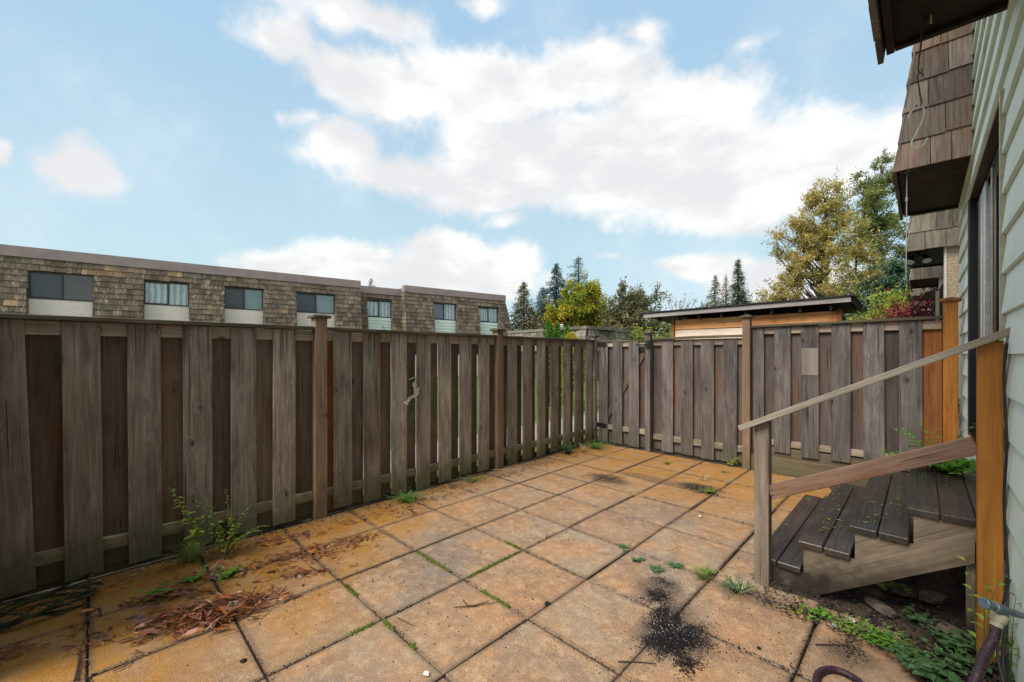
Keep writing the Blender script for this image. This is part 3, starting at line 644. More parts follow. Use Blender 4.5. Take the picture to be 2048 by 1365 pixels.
# neighbouring unit beyond
nb = thing('neighbour_townhouse', 'tan stucco neighbour unit beyond the back fence with low shingled mansard bays', 'house', (.4, 11, 0))
b = MB(); b.box(.47, .9, 7.01, 22, -.1, 6.5); b.obj('wall', M['pinkstucco'], nb)
b = MB(); b.cbox(.262, .75, 8.93, 9.2, -.1, 3.2, .004); b.obj('wing_wall', M['tanstucco'], nb)
b = MB(); b.cbox(.232, .261, 8.915, 9.2, -.1, 3.2, .003); b.obj('corner_trim', M['pinkstucco'], nb)
b = MB(); b.cbox(.25, .75, 12.5, 12.75, -.1, 3.2, .004); b.obj('wing_wall', M['pinkstucco'], nb)
jn = lambda Y_, *p: [onY(q, 500, Y_).x for q in p]
mansard(nb, 8.85, 10.9, 3.17, -.175, .60, 'shingle_far', cheek_rows=[jn(8.84, 1850.5, 1891.9), jn(8.84, 1840, 1872, 1906), jn(8.84, 1855, 1890)], outer=3, ex=.27)
mansard(nb, 12.35, 14.3, 3.17, -.185, .60, 'shingle_far', cheek_rows=[jn(12.34, 1841, 1863)], outer=2, ex=.33)
mansard(nb, 15.75, 17.8, 3.17, -.19, .60, 'shingle_far', cheek_rows=[jn(15.7, 1848)], outer=2, ex=.33)
mansard(nb, 19.2, 21, 3.17, -.19, .60, 'shingle_far', cheek_rows=[[.1]], outer=2, ex=.33)
# flood light under its soffit
fl = link('floodlight', (lambda b_: (b_.tube([(0, 0, 0), (0, 0, -.03)], .06, 14), b_.tube([(0, 0, -.03), (0, 0, -.06)], .02, 8), b_)[2])(MB()).mesh('floodlight_base'), M['black'], nb, (-.04, 9.35, 3.20))
for dx, tilt in ((-.085, -.18), (.085, .15)):
    dv = V((tilt, -.55, -.8)).normalized(); p = V((-.04+dx*.3, 9.35, 3.14)); q = p+V((dx*.6, -.02, -.0))
    b = MB(); b.tube([p, q, q+dv*.03, q+dv*.09, q+dv*.125], [.014, .02, .032, .056, .060], 16, cap=True); sh = b.obj('lamp_shade', M['black'], fl, smooth=False)
    b = MB(); b.tube([q+dv*.126, q+dv*.132], [.055, .046], 16); b.obj('lens', M['white'], sh)

# ------------------------------------------------------------------ wooden stairs
stp = thing('wooden_stairs', 'dark wet timber steps with leaning handrail leading up to the sliding door', 'stairs', (-.3, 4, 0))
YN, YE = 3.25, 5.0
for X0, zt in ((-.83, .172), (-.579, .347), (-.319, .522), (-.0625, .697)):
    n = 2; wd = .130
    for k in range(n):
        xc = X0+wd/2+k*(wd+.005)
        if xc+wd/2 > .298: continue
        plank('tread_board', (xc, YN+random.uniform(-.004, .006), zt-.019), (xc, YE, zt-.019), wd, .038, (0, 0, 1), M['tread'], stp, c=.004)
plank('tread_board', (.247, YN+.01, .678), (.247, YE, .678), .080, .038, (0, 0, 1), M['tread'], stp, c=.004)
def stringer(y0, y1, m, name='stringer'):
    poly = [(-.46, .035), (.197, .467), (.197, .657), (-.035, .657), (-.035, .482), (-.292, .482), (-.292, .307), (-.552, .307), (-.552, .132), (-.80, .132), (-.80, -.02), (-.54, -.02)]
    n = len(poly); me = bpy.data.meshes.new(name)
    # local Z is the grain direction: build rotated about Y so the grain follows the slope
    ang = atan2(.175, .26); R = Matrix.Rotation(pi/2-ang, 3, 'Y'); Ri = R.transposed(); c0 = V((-.3, (y0+y1)/2, .25))
    vs = [Ri @ (V((p[0], y0, p[1]))-c0) for p in poly]+[Ri @ (V((p[0], y1, p[1]))-c0) for p in poly]
    fs = [tuple(range(n)), tuple(range(n, 2*n))[::-1]]+[(i, i+n, (i+1) % n+n, (i+1) % n) for i in range(n)]
    me.from_pydata([tuple(v) for v in vs], [], fs); me.update()
    return link(name, me, m, stp, c0, R.to_euler())
stringer(3.27, 3.308, M['stringer']); stringer(4.86, 4.90, M['stringer'])
plank('newel_post', (.2435, 3.2025, -.08), (.2435, 3.2025, 1.635), .087, .085, (0, -1, 0), M['orange'], stp, c=.004)
plank('support_post', (.186, 3.33, -.05), (.186, 3.33, .46), .036, .04, (0, -1, 0), M['stringer'], stp, c=.003)
plank('newel_post', (-.778, 3.243, -.05), (-.778, 3.243, 1.115), .087, .087, (0, -1, 0), M['postgrey'], stp, c=.004)
plank('handrail', (-.905, 3.20, 1.052), (.325, 3.155, 1.690), .092, .036, (-.45, 0, .9), M['handrail'], stp, c=.003)
plank('lower_rail', (-.735, 3.235, .632), (.20, 3.225, 1.098), .09, .036, (0, -1, 0), M['rustrail'], stp, c=.003)

b = MB()
for (X0, zt) in ((-.83, .172), (-.579, .347), (-.319, .522), (-.0625, .697)):
    for xx in (X0+.03, X0+.10, X0+.165, X0+.235):
        b.tube([(xx, YN+.045, zt-.002), (xx, YN+.045, zt+.0012)], .0042, 6)
for (xx, zz_) in ((.178, 1.10), (.182, 1.06), (-.72, .655), (-.715, .62)): b.tube([(xx, 3.2165, zz_), (xx, 3.2135, zz_)], .005, 6)
tag(b.obj('screws', M['nail'], stp), kind='stuff')
# ------------------------------------------------------------------ opposite building
O = atT(57, 0, 18); O.z = 0; U = V((.155, .988, 0)).normalized(); N = V((U.y, -U.x, 0))
W = lambda u, v, z_: O+U*u+N*v+V((0, 0, z_))
def wbox(b, u0, u1, v0, v1, z0, z1):
    b.hexa([W(u0,v0,z0), W(u1,v0,z0), W(u1,v1,z0), W(u0,v1,z0), W(u0,v0,z1), W(u1,v0,z1), W(u1,v1,z1), W(u0,v1,z1)])
ob = thing('apartment_building', 'long two-storey building across the lawn with mossy shingled mansard and sliding windows', 'building', W(11, 0, 0))
shingles = []
KS = .165; ZB = 5.72; EX = .265
def fv(z_, v0): return v0+KS*(ZB-z_)+.03
def shing(ua, ub, za, zc, v0, ua2=None, ub2=None, up=None):
    """one shingle on the sloping face; ua2/ub2 the span at its top"""
    ua2 = ua if ua2 is None else ua2; ub2 = ub if ub2 is None else ub2
    va, vc = fv(za, v0)+random.uniform(.022, .036), fv(zc, v0)+.004
    dz = random.uniform(-.018, .012)
    pts = [W(ua,va-.03,za+dz), W(ub,va-.03,za+dz), W(ub,va,za+dz), W(ua,va,za+dz), W(ua2,vc-.02,zc), W(ub2,vc-.02,zc), W(ub2,vc,zc), W(ua2,vc,zc)]
    mid = W((ua+ub)/2, va, za); tan = (up or 0)
    m_ = 'shingle_tan' if random.random() < tan else 'shingle'
    shingles.append((mid.length, pts, m_))
def cheek_sh(u, z0, z1, v0, sgn):
    """shingle on a window cheek facing sgn*U"""
    va, vc = fv(z0, v0)+.02, fv(z1, v0); e = .02*sgn
    pts = [W(u, v0-.0, z0), W(u+e, v0-.0, z0), W(u+e, va, z0), W(u, va, z0), W(u, v0, z1), W(u+e*.1, v0, z1), W(u+e*.1, vc, z1), W(u, vc, z1)]
    shingles.append((W(u, va, z0).length+.5, pts, 'shingle'))
def section(u0, u1, v0, ztop, wins, zlow=2.85, endslope=0, cheek_left=False):
    zb_ = ztop-(6.18-ZB)
    off = zb_-ZB
    # flat wall plane with window openings: build as strips
    b = MB(); edges = [u0]+[q for w_ in wins for q in w_[:2]]+[u1]
    for i in range(0, len(edges), 2): # solid columns
        a, c = edges[i], edges[i+1]
        b.hexa([W(a, v0-.3, -.1), W(c, v0-.3, -.1), W(c, fv(zlow, v0)-.03, zlow), W(a, fv(zlow, v0)-.03, zlow), W(a, v0-.3, zb_), W(c, v0-.3, zb_), W(c, fv(zb_, v0)-.03, zb_), W(a, fv(zb_, v0)-.03, zb_)])
    for (a, c, zs, zt, kind) in wins: # lintel block above
        b.hexa([W(a+.001, v0-.3, zt), W(c-.001, v0-.3, zt), W(c-.001, fv(zt, v0)-.03, zt), W(a+.001, fv(zt, v0)-.03, zt), W(a+.001, v0-.3, zb_), W(c-.001, v0-.3, zb_), W(c-.001, fv(zb_, v0)-.03, zb_), W(a+.001, fv(zb_, v0)-.03, zb_)])
    b.obj('mansard_core', M['darkwall'], ob)
    b = MB(); wbox(b, u0, u1, v0-.35, v0-.301, -.1, zb_); wbox(b, u0+.02, u1-.02, v0-.02, v0+.12, -.1, 2.8); b.obj('wall', M['pinkstucco'], ob)
    b = MB(); wbox(b, u0-.03, u1+.03, v0-.35, fv(zb_, v0)+.05, zb_+.01, ztop); wbox(b, u0, u1, v0-8, v0-.36, zb_-.1, ztop-.12); b.obj('parapet_flashing', M['flash'], ob)
    r = 0
    while True:
        zc = zb_-EX*r+.03; za = zb_-EX*(r+1)
        if za < zlow-.05: break
        u = u0
        while u < u1:
            wd = random.choice([.18, .22, .26, .3, .36, .42]); ue = min(u+wd, u1)
            if u1-ue < .1: ue = u1
            spans = [(u, ue)]
            for (a, c, zs, zt, kind) in wins:
                if za+.06 < zt:
                    ns = []
                    for (p, q) in spans:
                        if q <= a or p >= c: ns.append((p, q))
                        else:
                            if p < a-.03: ns.append((p, a))
                            if q > c+.03: ns.append((c, q))
                    spans = ns
            for (p, q) in spans:
                ext = endslope*(ZB-za) if endslope and q > u1-.05 else 0; ext2 = endslope*(ZB-zc) if ext else 0
                up = .75 if (r <= 1 and q < 3.4) else (.25 if r <= 1 and q < 6 else (.22 if q < .3 and r < 5 else .03))
                shing(p+.004, q-.004+ext, za, zc, v0, p+.004, q-.004+ext2, up)
            u = ue
        for (a, c, zs, zt, kind) in wins:
            if za+.06 < zt:
                cheek_sh(a, za, zc, v0, 1); cheek_sh(c, za, zc, v0, -1)
        if cheek_left and za > zlow:
            for (va0, va1) in ((-.68, -.36), (-.36, .06)):
                q0 = fv(za, v0)+va1 if va1 > 0 else v0+va1
                pts = [W(u0-.03, v0+va0, za), W(u0, v0+va0, za), W(u0, q0-.01, za), W(u0-.03, q0-.01, za), W(u0-.006, v0+va0, zc), W(u0, v0+va0, zc), W(u0, q0-.05, zc), W(u0-.006, q0-.05, zc)]
                shingles.append((W(u0, 0, za).length, pts, 'shingle'))
        r += 1
    for (a, c, zs, zt, kind) in wins:
        fm, g1, g2, sill, _ = kind
        b = MB(); e = .06; vf = v0+.03
        wbox(b, a, c, vf-.06, vf, zs, zs+e); wbox(b, a, c, vf-.06, vf, zt-e, zt); wbox(b, a, a+e, vf-.06, vf, zs+e, zt-e); wbox(b, c-e, c, vf-.06, vf, zs+e, zt-e)
        fr_ = b.obj('window', M[fm], ob)
        mid = a+(c-a)*_
        b = MB(); wbox(b, mid-.035, mid+.035, vf-.05, vf+.01, zs+e, zt-e); wbox(b, a+e, mid-.036, vf-.05, vf-.01, zs+e, zs+e+.04); wbox(b, a+e, mid-.036, vf-.05, vf-.01, zt-e-.04, zt-e); b.obj('sash', M[fm], fr_)
        b = MB(); wbox(b, a+e, mid-.036, vf-.045, vf-.035, zs+e+.04, zt-e-.04); b.obj('pane', M[g1], fr_)
        b = MB(); wbox(b, mid+.036, c-e, vf-.045, vf-.035, zs+e, zt-e); b.obj('pane', M[g2], fr_)
        if sill == 'pinkstucco':
            b = MB(); wbox(b, a+.01, c-.01, v0-.05, v0+.02, 2.8, zs-.001); b.obj('sill_panel', M[sill], ob)
        else:
            zq = zs-.001
            while zq > 2.9:
                b = MB(); z0 = zq-.205
                b.hexa([W(a+.01,v0-.05,z0), W(c-.01,v0-.05,z0), W(c-.01,v0+.045,z0), W(a+.01,v0+.045,z0), W(a+.01,v0-.05,zq-.002), W(c-.01,v0-.05,zq-.002), W(c-.01,v0+.02,zq-.002), W(a+.01,v0+.02,zq-.002)])
                b.obj('siding_board', M[sill], ob); zq = z0
KD = ('wframe', 'glass_mesh', 'glass_dark', 'pinkstucco', .50)
KC = ('wframe', 'glass_curtain', 'glass_curtain', 'pinkstucco', .52)
KE = ('wframe', 'glass_mesh', 'glass_blind', 'pinkstucco', .5)
KF = ('wframe_blue', 'glass_curtain', 'glass_curtain', 'mintfar', .5)
KG = ('wframe_blue', 'glass_blue', 'glass_curtain', 'mintfar', .48)
section(-4.2, 14.04, 0, 6.18, [(-3.9,-2.6,3.97,5.18,KE),(0, 2.04, 3.96, 5.18, KD), (3.76, 5.51, 3.97, 5.14, KC), (6.96, 8.75, 3.97, 5.14, KE), (10.38, 12.53, 3.98, 5.14, KE)])
section(14.045, 16.95, -.6, 5.98, [(14.62, 16.28, 3.98, 5.10, KF)])
section(16.96, 25.33, 0, 6.20, [(19.03, 20.88, 3.99, 5.18, KG), (22.77, 24.62, 3.99, 5.12, KF)], endslope=.19, cheek_left=True)
shingles.sort(key=lambda s: s[0])
ind = [s for s in shingles if True][:300]; rest = shingles[300:]
for d_, pts, m_ in ind:
    b = MB(); b.hexa(pts); b.obj('shingle', M[m_], ob, recentre=True)
b = MB()
for d_, pts, m_ in rest: b.hexa(pts)
tag(b.obj('shingle_courses', M['shingle'], ob), kind='stuff')

# low shingled building behind the gate corner
lb = thing('low_building', 'low grey shingle-roofed building peeking over the gate behind the green shrubs', 'building', atT(1175, HZ, 25)-V((0, 0, CH)))
Pc, Pl, Pr = atT(1175, 651, 25), atT(1018, 664, 31), atT(1258, 661, 29.7)
b = MB(); bs = MB(); bt = MB()
for A, B in ((Pl, Pc), (Pc, Pr)):
    d_ = (B-A); d_.z = 0; L = d_.length; d_.normalize(); n_ = V((d_.y, -d_.x, 0))
    if n_.dot(V((0, 0, 0))-A) < 0: n_ = -n_
    zt_ = 3.25
    Q = lambda u, v, z_: V((A.x, A.y, 0))+d_*u+n_*v+V((0, 0, z_))
    b.hexa([Q(0,-.5,-.1), Q(L,-.5,-.1), Q(L,.6,-.1), Q(0,.6,-.1), Q(0,-.5,zt_-.2), Q(L,-.5,zt_-.2), Q(L,.05,zt_-.2), Q(0,.05,zt_-.2)])
    bt.hexa([Q(-.05,-3,zt_-.19), Q(L+.05,-3,zt_-.19), Q(L+.05,.16,zt_-.19), Q(-.05,.16,zt_-.19), Q(-.05,-3,zt_), Q(L+.05,-3,zt_), Q(L+.05,.10,zt_), Q(-.05,.10,zt_)])
    for r in range(6):
        z0 = zt_-.2-.22*(r+1); z1 = z0+.24; u = 0
        while u < L:
            ue = min(L, u+random.uniform(.2, .45)); v0_ = .09+.1*(r+1)*.5; bs.hexa([Q(u+.01,v0_-.2,z0), Q(ue-.01,v0_-.2,z0), Q(ue-.01,v0_+.03,z0), Q(u+.01,v0_+.03,z0), Q(u+.01,v0_-.25,z1), Q(ue-.01,v0_-.25,z1), Q(ue-.01,v0_-.04,z1), Q(u+.01,v0_-.04,z1)]); u = ue
b.obj('wall', M['darkwall'], lb); bt.obj('parapet_flashing', M['shingle_far'], lb); tag(bs.obj('shingle_courses', M['shingle_far'], lb), kind='stuff')
pv = atT(1124, 660, 29); b = MB(); b.tube([(pv.x, pv.y, 2.9), (pv.x, pv.y, 3.55)], .09, 10); b.tube([(pv.x, pv.y, 3.55), (pv.x, pv.y, 3.62)], .14, 10); b.obj('vent_pipe', M['white'], lb)

# cedar shed behind the back fence
sh = thing('shed', 'orange cedar-sided shed with flat grey-edged roof behind the back fence', 'shed', (-2.4, 9.6, 0))
YS = 8.62
M['cedar_new'] = wood('orange_cedar_siding', (.36,.13,.035), (.60,.245,.075), (.74,.37,.15), (.62,.36,.20), .5, rough=.6, knots=.7, vary=.25)
M['cedar_pale'] = wood('pale_cedar_board', (.46,.34,.26), (.64,.50,.40), (.76,.63,.53), (.60,.36,.20), .5, rough=.7, knots=.5, vary=.2)
b = MB(); b.box(-3.70, -.99, YS+.022, 9.7, -.05, 2.24); b.obj('wall', M['darkwall'], sh)
for k in range(8):
    z1 = 2.28-.21*k
    if z1 < .6: break
    plank('siding_board', (-3.69, YS+.008, z1-.105), (-1.0, YS+.008, z1-.105), .204, .020, (0, -1, .08), M['cedar_new' if k != 1 else 'cedar_pale'], sh, c=.002)
for xx in (-3.73, -.965): plank('corner_post', (xx, YS, -.05), (xx, YS, 2.30), .06, .05, (0, -1, 0), M['orange_back'], sh)
def shed_roof():
    b = MB(); x0, x1, ya, yb = -4.28, -.80, 8.45, 9.75
    b.hexa([(x0+.04,ya+.03,2.36),(x1-.04,ya+.03,2.40),(x1-.04,yb,2.31),(x0+.04,yb,2.28),(x0+.04,ya+.03,2.43),(x1-.04,ya+.03,2.475),(x1-.04,yb,2.40),(x0+.04,yb,2.365)])
    return b
M['roofing'] = rough_mat('black_roll_roofing', (.02,.018,.02), (.05,.045,.05), 12, 5, .9, .5, .01)
M['fascia'] = wood('grey_fascia', (.14,.12,.115), (.30,.265,.25), (.42,.38,.36), (.2,.14,.1), .3, knots=.2, vary=.1)
rf = shed_roof().obj('roof', M['soffit'], sh)
b = MB(); b.hexa([(-4.34,8.39,2.44),(-.76,8.39,2.480),(-.76,9.8,2.42),(-4.34,9.8,2.38),(-4.34,8.39,2.462),(-.76,8.39,2.502),(-.76,9.8,2.442),(-4.34,9.8,2.402)]); b.obj('roofing', M['roofing'], rf)
plank('fascia', (-4.30, 8.43, 2.385), (-.80, 8.43, 2.432), .085, .03, (0, -1, 0), M['fascia'], rf)
plank('rake_board', (-.785, 8.45, 2.425), (-.785, 9.75, 2.37), .10, .03, (1, 0, 0), M['soffit'], rf)
for k in range(9):
    xr_ = -4.0+.42*k
    if xr_ > -.75: break
    plank('rafter', (xr_, 8.47, 2.325), (xr_, 8.60, 2.31), .09, .036, (1, 0, 0), M['soffit'], rf)

# ------------------------------------------------------------------ trees
def leaf_quads(c, size, flat=0., asp=.6, dirs=None):
    n = len(c); a = rng.normal(size=(n, 3)); a[:, 2] *= (1-flat)
    if dirs is not None: a = a*.45+dirs*1.1; a /= np.linalg.norm(a, axis=1)[:, None]
    t = rng.normal(size=(n, 3)); bb = np.cross(a, t); bb /= np.linalg.norm(bb, axis=1)[:, None]
    s = (size*rng.uniform(.6, 1.3, n))[:, None] if np.ndim(size) == 0 else (size*rng.uniform(.6, 1.3, n))[:, None]
    a = a*s*.5; bb = bb*s*.5*asp
    v = np.stack([c-a, c+bb-a*.1, c+a, c-bb-a*.1], 1).reshape(-1, 3)
    return v, np.arange(n*4).reshape(n, 4)
M['bark'] = rough_mat('grey_bark', (.05,.04,.032), (.13,.11,.09), 14, 6, .95, .6, .03)
M['barkd'] = rough_mat('dark_bark', (.03,.024,.018), (.075,.058,.045), 14, 6, .95, .6, .03)
M['lf_gold'] = leafmat('golden_leaves', [(.17,.18,.06),(.32,.29,.09),(.46,.38,.11),(.54,.41,.13),(.30,.28,.10)], trans=.35)
M['lf_olive'] = leafmat('olive_leaves', [(.10,.14,.05),(.18,.22,.07),(.27,.30,.085),(.36,.33,.08)], trans=.35)
M['lf_maple'] = leafmat('maple_leaves', [(0.081,0.149,0.016), (0.162,0.243,0.024), (0.270,0.324,0.027), (0.486,0.365,0.020), (0.567,0.297,0.020)], trans=.35)
M['lf_brown'] = leafmat('brownish_leaves', [(.09,.11,.045),(.16,.17,.07),(.24,.20,.09),(.30,.17,.09)], trans=.3)
M['lf_dark'] = leafmat('dark_evergreen', [(0.022,0.053,0.030), (0.042,0.090,0.048), (0.068,0.128,0.060)], trans=.15)
M['lf_spruce'] = leafmat('spruce_needles', [(0.024,0.051,0.042), (0.045,0.083,0.068), (0.075,0.120,0.087)], trans=.1)
M['lf_cedar'] = leafmat('cedar_fronds', [(0.056,0.067,0.031), (0.105,0.115,0.049), (0.182,0.161,0.084), (0.126,0.154,0.056)], trans=.15)
M['lf_bright'] = leafmat('bright_green', [(.06,.15,.02), (.12,.25,.03), (.20,.34,.04)], trans=.35)
M['lf_lime'] = leafmat('lime_yellow', [(.18,.27,.03), (.30,.38,.05), (.42,.42,.06)], trans=.4)
M['lf_red'] = leafmat('red_maple_leaves', [(.10,.012,.014), (.20,.025,.03), (.28,.05,.05)], trans=.3)
def broad(name, label, cat, px, t, htop, ells, nc, nl, ls, lm, rt=.22, bark='bark', base_frac=.25, group=None, spread=.9, twigs=3, shell=.5, lean=0):
    """ells: list of (dx, z, rx, ry, rz) in metres round the trunk axis; dx along the picture's right"""
    p = atT(px, HZ, t); base = V((p.x, p.y, -.05)); R_ = V((cos(YAW), sin(YAW), 0)); F_ = V((-sin(YAW), cos(YAW), 0))
    th = thing(name, label, cat, base, group=group)
    tot = sum(e[2]*e[4]*e[3] for e in ells); cs = []
    for e in ells:
        n = max(3, int(nc*e[2]*e[4]*e[3]/tot)); k = 0
        while k < n:
            q = rng.normal(size=3); q /= np.linalg.norm(q); q *= rng.uniform(shell, 1.0)
            cs.append(R_*(e[0]+q[0]*e[2])+F_*(q[1]*e[3])+V((0, 0, e[1]+q[2]*e[4]))); k += 1
    tr = MB(); zt_ = htop*.86
    npt = 9; ax = [V((random.uniform(-.02, .02)*htop*.35*i/npt+lean*i/npt, random.uniform(-.02, .02)*htop*.35*i/npt, zt_*i/(npt-1))) for i in range(npt)]
    rd = [rt*(1-.88*i/(npt-1))*(1.25 if i == 0 else 1) for i in range(npt)]
    tr.tube(ax, rd, 8); tr.obj('trunk', M[bark], th, base)
    def axis(z_):
        f = max(0, min(.999, z_/zt_))*(npt-1); i = int(f); return ax[i].lerp(ax[i+1], f-i), rd[i]*(1-(f-i))+rd[i+1]*(f-i)
    br = MB(); pts = []
    for c in cs:
        hd = sqrt(c.x**2+c.y**2); z0 = max(htop*base_frac*random.uniform(.8, 1.2), min(c.z-hd*spread*random.uniform(.7, 1.2), zt_*.95)); s, r0 = axis(z0)
        m1 = s.lerp(c, .45)+V((random.uniform(-.1, .1)*hd, random.uniform(-.1, .1)*hd, -.10*hd)); br.tube([s, s.lerp(m1, .6)+V((0, 0, -.03*hd)), m1, c], [min(r0*.5, .05+.012*hd), min(r0*.4, .04+.008*hd), .028, .012], 4, cap=False)
        for _ in range(twigs):
            e = c+V((random.gauss(0, .42), random.gauss(0, .42), random.gauss(.15, .40))); br.tube([c.lerp(m1, .25), c.lerp(e, .4), e], [.016, .011, .006], 3, cap=False)
            pts.append((c, e))
    tag(br.obj('branches', M[bark], th, base), kind='stuff')
    if nl:
        idx = rng.integers(0, len(pts), nl); f = rng.uniform(0, 1.15, nl)[:, None]
        wt = rng.exponential(1., len(pts))**1.0; idx = rng.choice(len(pts), nl, p=wt/wt.sum()); A = np.array([p_[0] for p_ in pts]); B = np.array([p_[1] for p_ in pts])
        c = A[idx]*(1-f)+B[idx]*f+rng.normal(size=(nl, 3))*.14
        v, fc = leaf_quads(c, ls); big_mesh('crown', v, fc, M[lm], th, base)
    return th
def conifer(name, label, px, t, H, Rb, lm, dens=1., droop=.35, group=None, z0f=.08, ragged=.25, ls=.26):
    p = atT(px, HZ, t); base = V((p.x, p.y, -.05)); th = thing(name, label, 'tree', base, group=group)
    tr = MB(); tr.tube([(0, 0, 0), (0, 0, H*.5), (0, 0, H)], [.022*H, .012*H, .01], 7); tr.obj('trunk', M['barkd'], th, base)
    cs = []; dd = []; ss = []; br = MB(); z_ = H*z0f
    while z_ < H*.985:
        f = z_/H; L = 1.75*Rb*(1-f)**.95+.03; nb_ = int(7*dens)+2
        for k in range(nb_):
            a = random.uniform(0, 2*pi); l = L*random.uniform(1-ragged*1.6, 1+ragged*.6); dr_ = droop*random.uniform(.6, 1.2)
            if f > .85: dr_ *= .2
            e = V((cos(a)*l, sin(a)*l, z_-l*dr_+.12*l)); s = V((0, 0, z_))
            br.tube([s, s.lerp(e, .5)+V((0, 0, .06*l)), e], [.03*(1-f)+.008, .015, .005], 3, cap=False)
            n = int((14+l*22)*dens)
            ff = rng.uniform(.12, 1.03, n); P_ = np.array(s)[None]*(1-ff[:, None])+np.array(e)[None]*ff[:, None]
            P_[:, 2] += .06*l*4*ff*(1-ff); wdt = (.10+.16*l*(1-ff))[:, None]
            P_ += rng.normal(size=(n, 3))*np.concatenate([wdt, wdt, wdt*.5+.04], 1); P_[:, 2] -= np.abs(rng.normal(size=n))*.07
            cs.append(P_); dd.append(np.repeat(np.array([[cos(a), sin(a), -.35]]), n, 0)); ss.append(np.full(n, ls*(.45+.75*(1-f))))
        z_ += H*.020+.010*random.random()*H
    tag(br.obj('branches', M['barkd'], th, base), kind='stuff')
    c = np.concatenate(cs); v, fc = leaf_quads(c, np.concatenate(ss), .5, .36, np.concatenate(dd)); big_mesh('crown', v, fc, M[lm], th, base); return th
zy = lambda y, t: CH+(HZ-y)/FPX*t
wpx = lambda w_, t: w_/FPX*t
G1 = 'conifers beyond the rooftops'
conifer('spruce_tree', 'pointed dark blue-green spruce left of the yellow-green maple, tallest of the left group', 1113, 42, zy(525, 42), 2.9, 'lf_spruce', 1.0, group=G1, ls=.30)
conifer('fir_tree', 'sparse-topped fir rising just behind the yellow-green maple', 1157, 44, zy(508, 44), 4.0, 'lf_spruce', .75, droop=.25, group=G1, ragged=.4, ls=.30)
conifer('spruce_tree', 'short dark spruce between the brownish cedar and the pointed blue-green spruce', 1086, 38, zy(571, 38), 2.2, 'lf_spruce', .9, group=G1, ls=.28)
conifer('cedar_tree', 'olive-brown feathery cedar beside the right end of the long building', 1048, 34, zy(562, 34), 2.3, 'lf_cedar', 1.1, droop=.5, group=G1, ragged=.3, ls=.26)
conifer('fir_tree', 'tip of a far fir showing above the long building roof', 742, 62, zy(556, 62), 3.4, 'lf_spruce', .6, group=G1, ragged=.4, ls=.34)
conifer('cedar_tree', 'thin brownish cedar left of the narrow dark spruce behind the shed', 1430, 40, zy(548, 40), 1.7, 'lf_cedar', .8, group=G1, ragged=.4, ls=.26)
conifer('spruce_tree', 'narrow dark spruce standing behind the shed roof', 1476, 38, zy(516, 38), 1.7, 'lf_dark', 1.2, group=G1, ls=.24)
conifer('fir_tree', 'hazy thin fir between the two conifers behind the shed', 1452, 52, zy(548, 52), 1.9, 'lf_cedar', .6, group=G1, ragged=.5, ls=.28)
broad('maple_tree', 'rounded maple turning from green to orange-yellow behind the low building', 'tree', 1160, 33, zy(556, 33), [(-.6, 4.4, 2.3, 1.7, 1.7), (.3, 6.0, 1.9, 1.5, 1.5), (-1.7, 3.4, 1.2, 1, .9), (1.5, 4.6, 1.1, 1, 1.8)], 150, 19000, .16, 'lf_maple', .2, base_frac=.2, shell=.35)
broad('broadleaf_tree', 'round olive tree with reddish-brown top behind the gate post', 'tree', 1262, 31, zy(573, 31), [(0, 4.2, 2.3, 1.8, 1.8), (.3, 5.4, 1.7, 1.3, 1.0), (-1.5, 3.6, 1.3, 1, 1.5), (1.8, 3.0, 1., .8, 1.2)], 130, 14000, .14, 'lf_brown', .17, base_frac=.18, shell=.35)
broad('bare_tree', 'nearly leafless tree with thin upright branches behind the left end of the shed', 'tree', 1360, 40, zy(578, 40), [(0, 5.5, 2.2, 1.6, 2.0), (-.6, 4.0, 2.2, 1.2, 1.4)], 40, 700, .14, 'lf_brown', .10, base_frac=.2, spread=1.6)
broad('cottonwood_tree', 'tall golden cottonwood with open crown, largest tree behind the shed', 'tree', 1652, 31, zy(335, 31),
      [(-.4, 9.6, 2.0, 1.8, 3.4), (-2.6, 8.0, 1.5, 1.6, 3.2), (-.1, 13.3, 1.7, 1.4, 2.0), (1.2, 11.6, 1.3, 1.2, 1.8), (-2.0, 10.8, 1.3, 1.2, 1.7), (-3.4, 5.6, 1.7, 1.5, 1.6), (.4, 5.8, 2.2, 1.6, 1.6), (-2.4, 3.4, 1.6, 1.4, 1.0)], 200, 31000, .125, 'lf_gold', .30, base_frac=.22, shell=.2, spread=1.1)
broad('cottonwood_tree', 'tall green cottonwood beside the shingled overhang, right of the golden one', 'tree', 1752, 33, zy(298, 33),
      [(-.2, 14.0, 1.7, 1.4, 3.2), (.6, 11.0, 1.9, 1.6, 2.9), (.9, 15.4, 1.4, 1.2, 2.0), (1.4, 8.0, 1.5, 1.5, 2.2), (-.9, 10.8, 1.1, 1, 2.4)], 140, 19000, .135, 'lf_olive', .32, base_frac=.24, shell=.2, spread=1.2)
broad('birch_tree', 'orange-gold tree filling the gap between the two tall cottonwoods', 'tree', 1712, 28, zy(420, 28),
      [(-.3, 8.9, 1.3, 1.2, 1.9), (.7, 7.0, 1.5, 1.3, 1.2), (-.9, 6.2, 1.5, 1.2, 1.2)], 60, 7500, .12, 'lf_gold', .16, base_frac=.25, shell=.2)
broad('evergreen_tree', 'dense dark green tree behind the right end of the shed roof', 'tree', 1752, 24, zy(545, 24), [(0, 3.6, 2.0, 1.4, 1.9), (1.4, 5.2, 1.1, 1.1, 2.4), (-1.0, 3.2, 1.1, 1, 1.3)], 110, 13000, .15, 'lf_dark', .16, 'barkd', base_frac=.12, shell=.3)
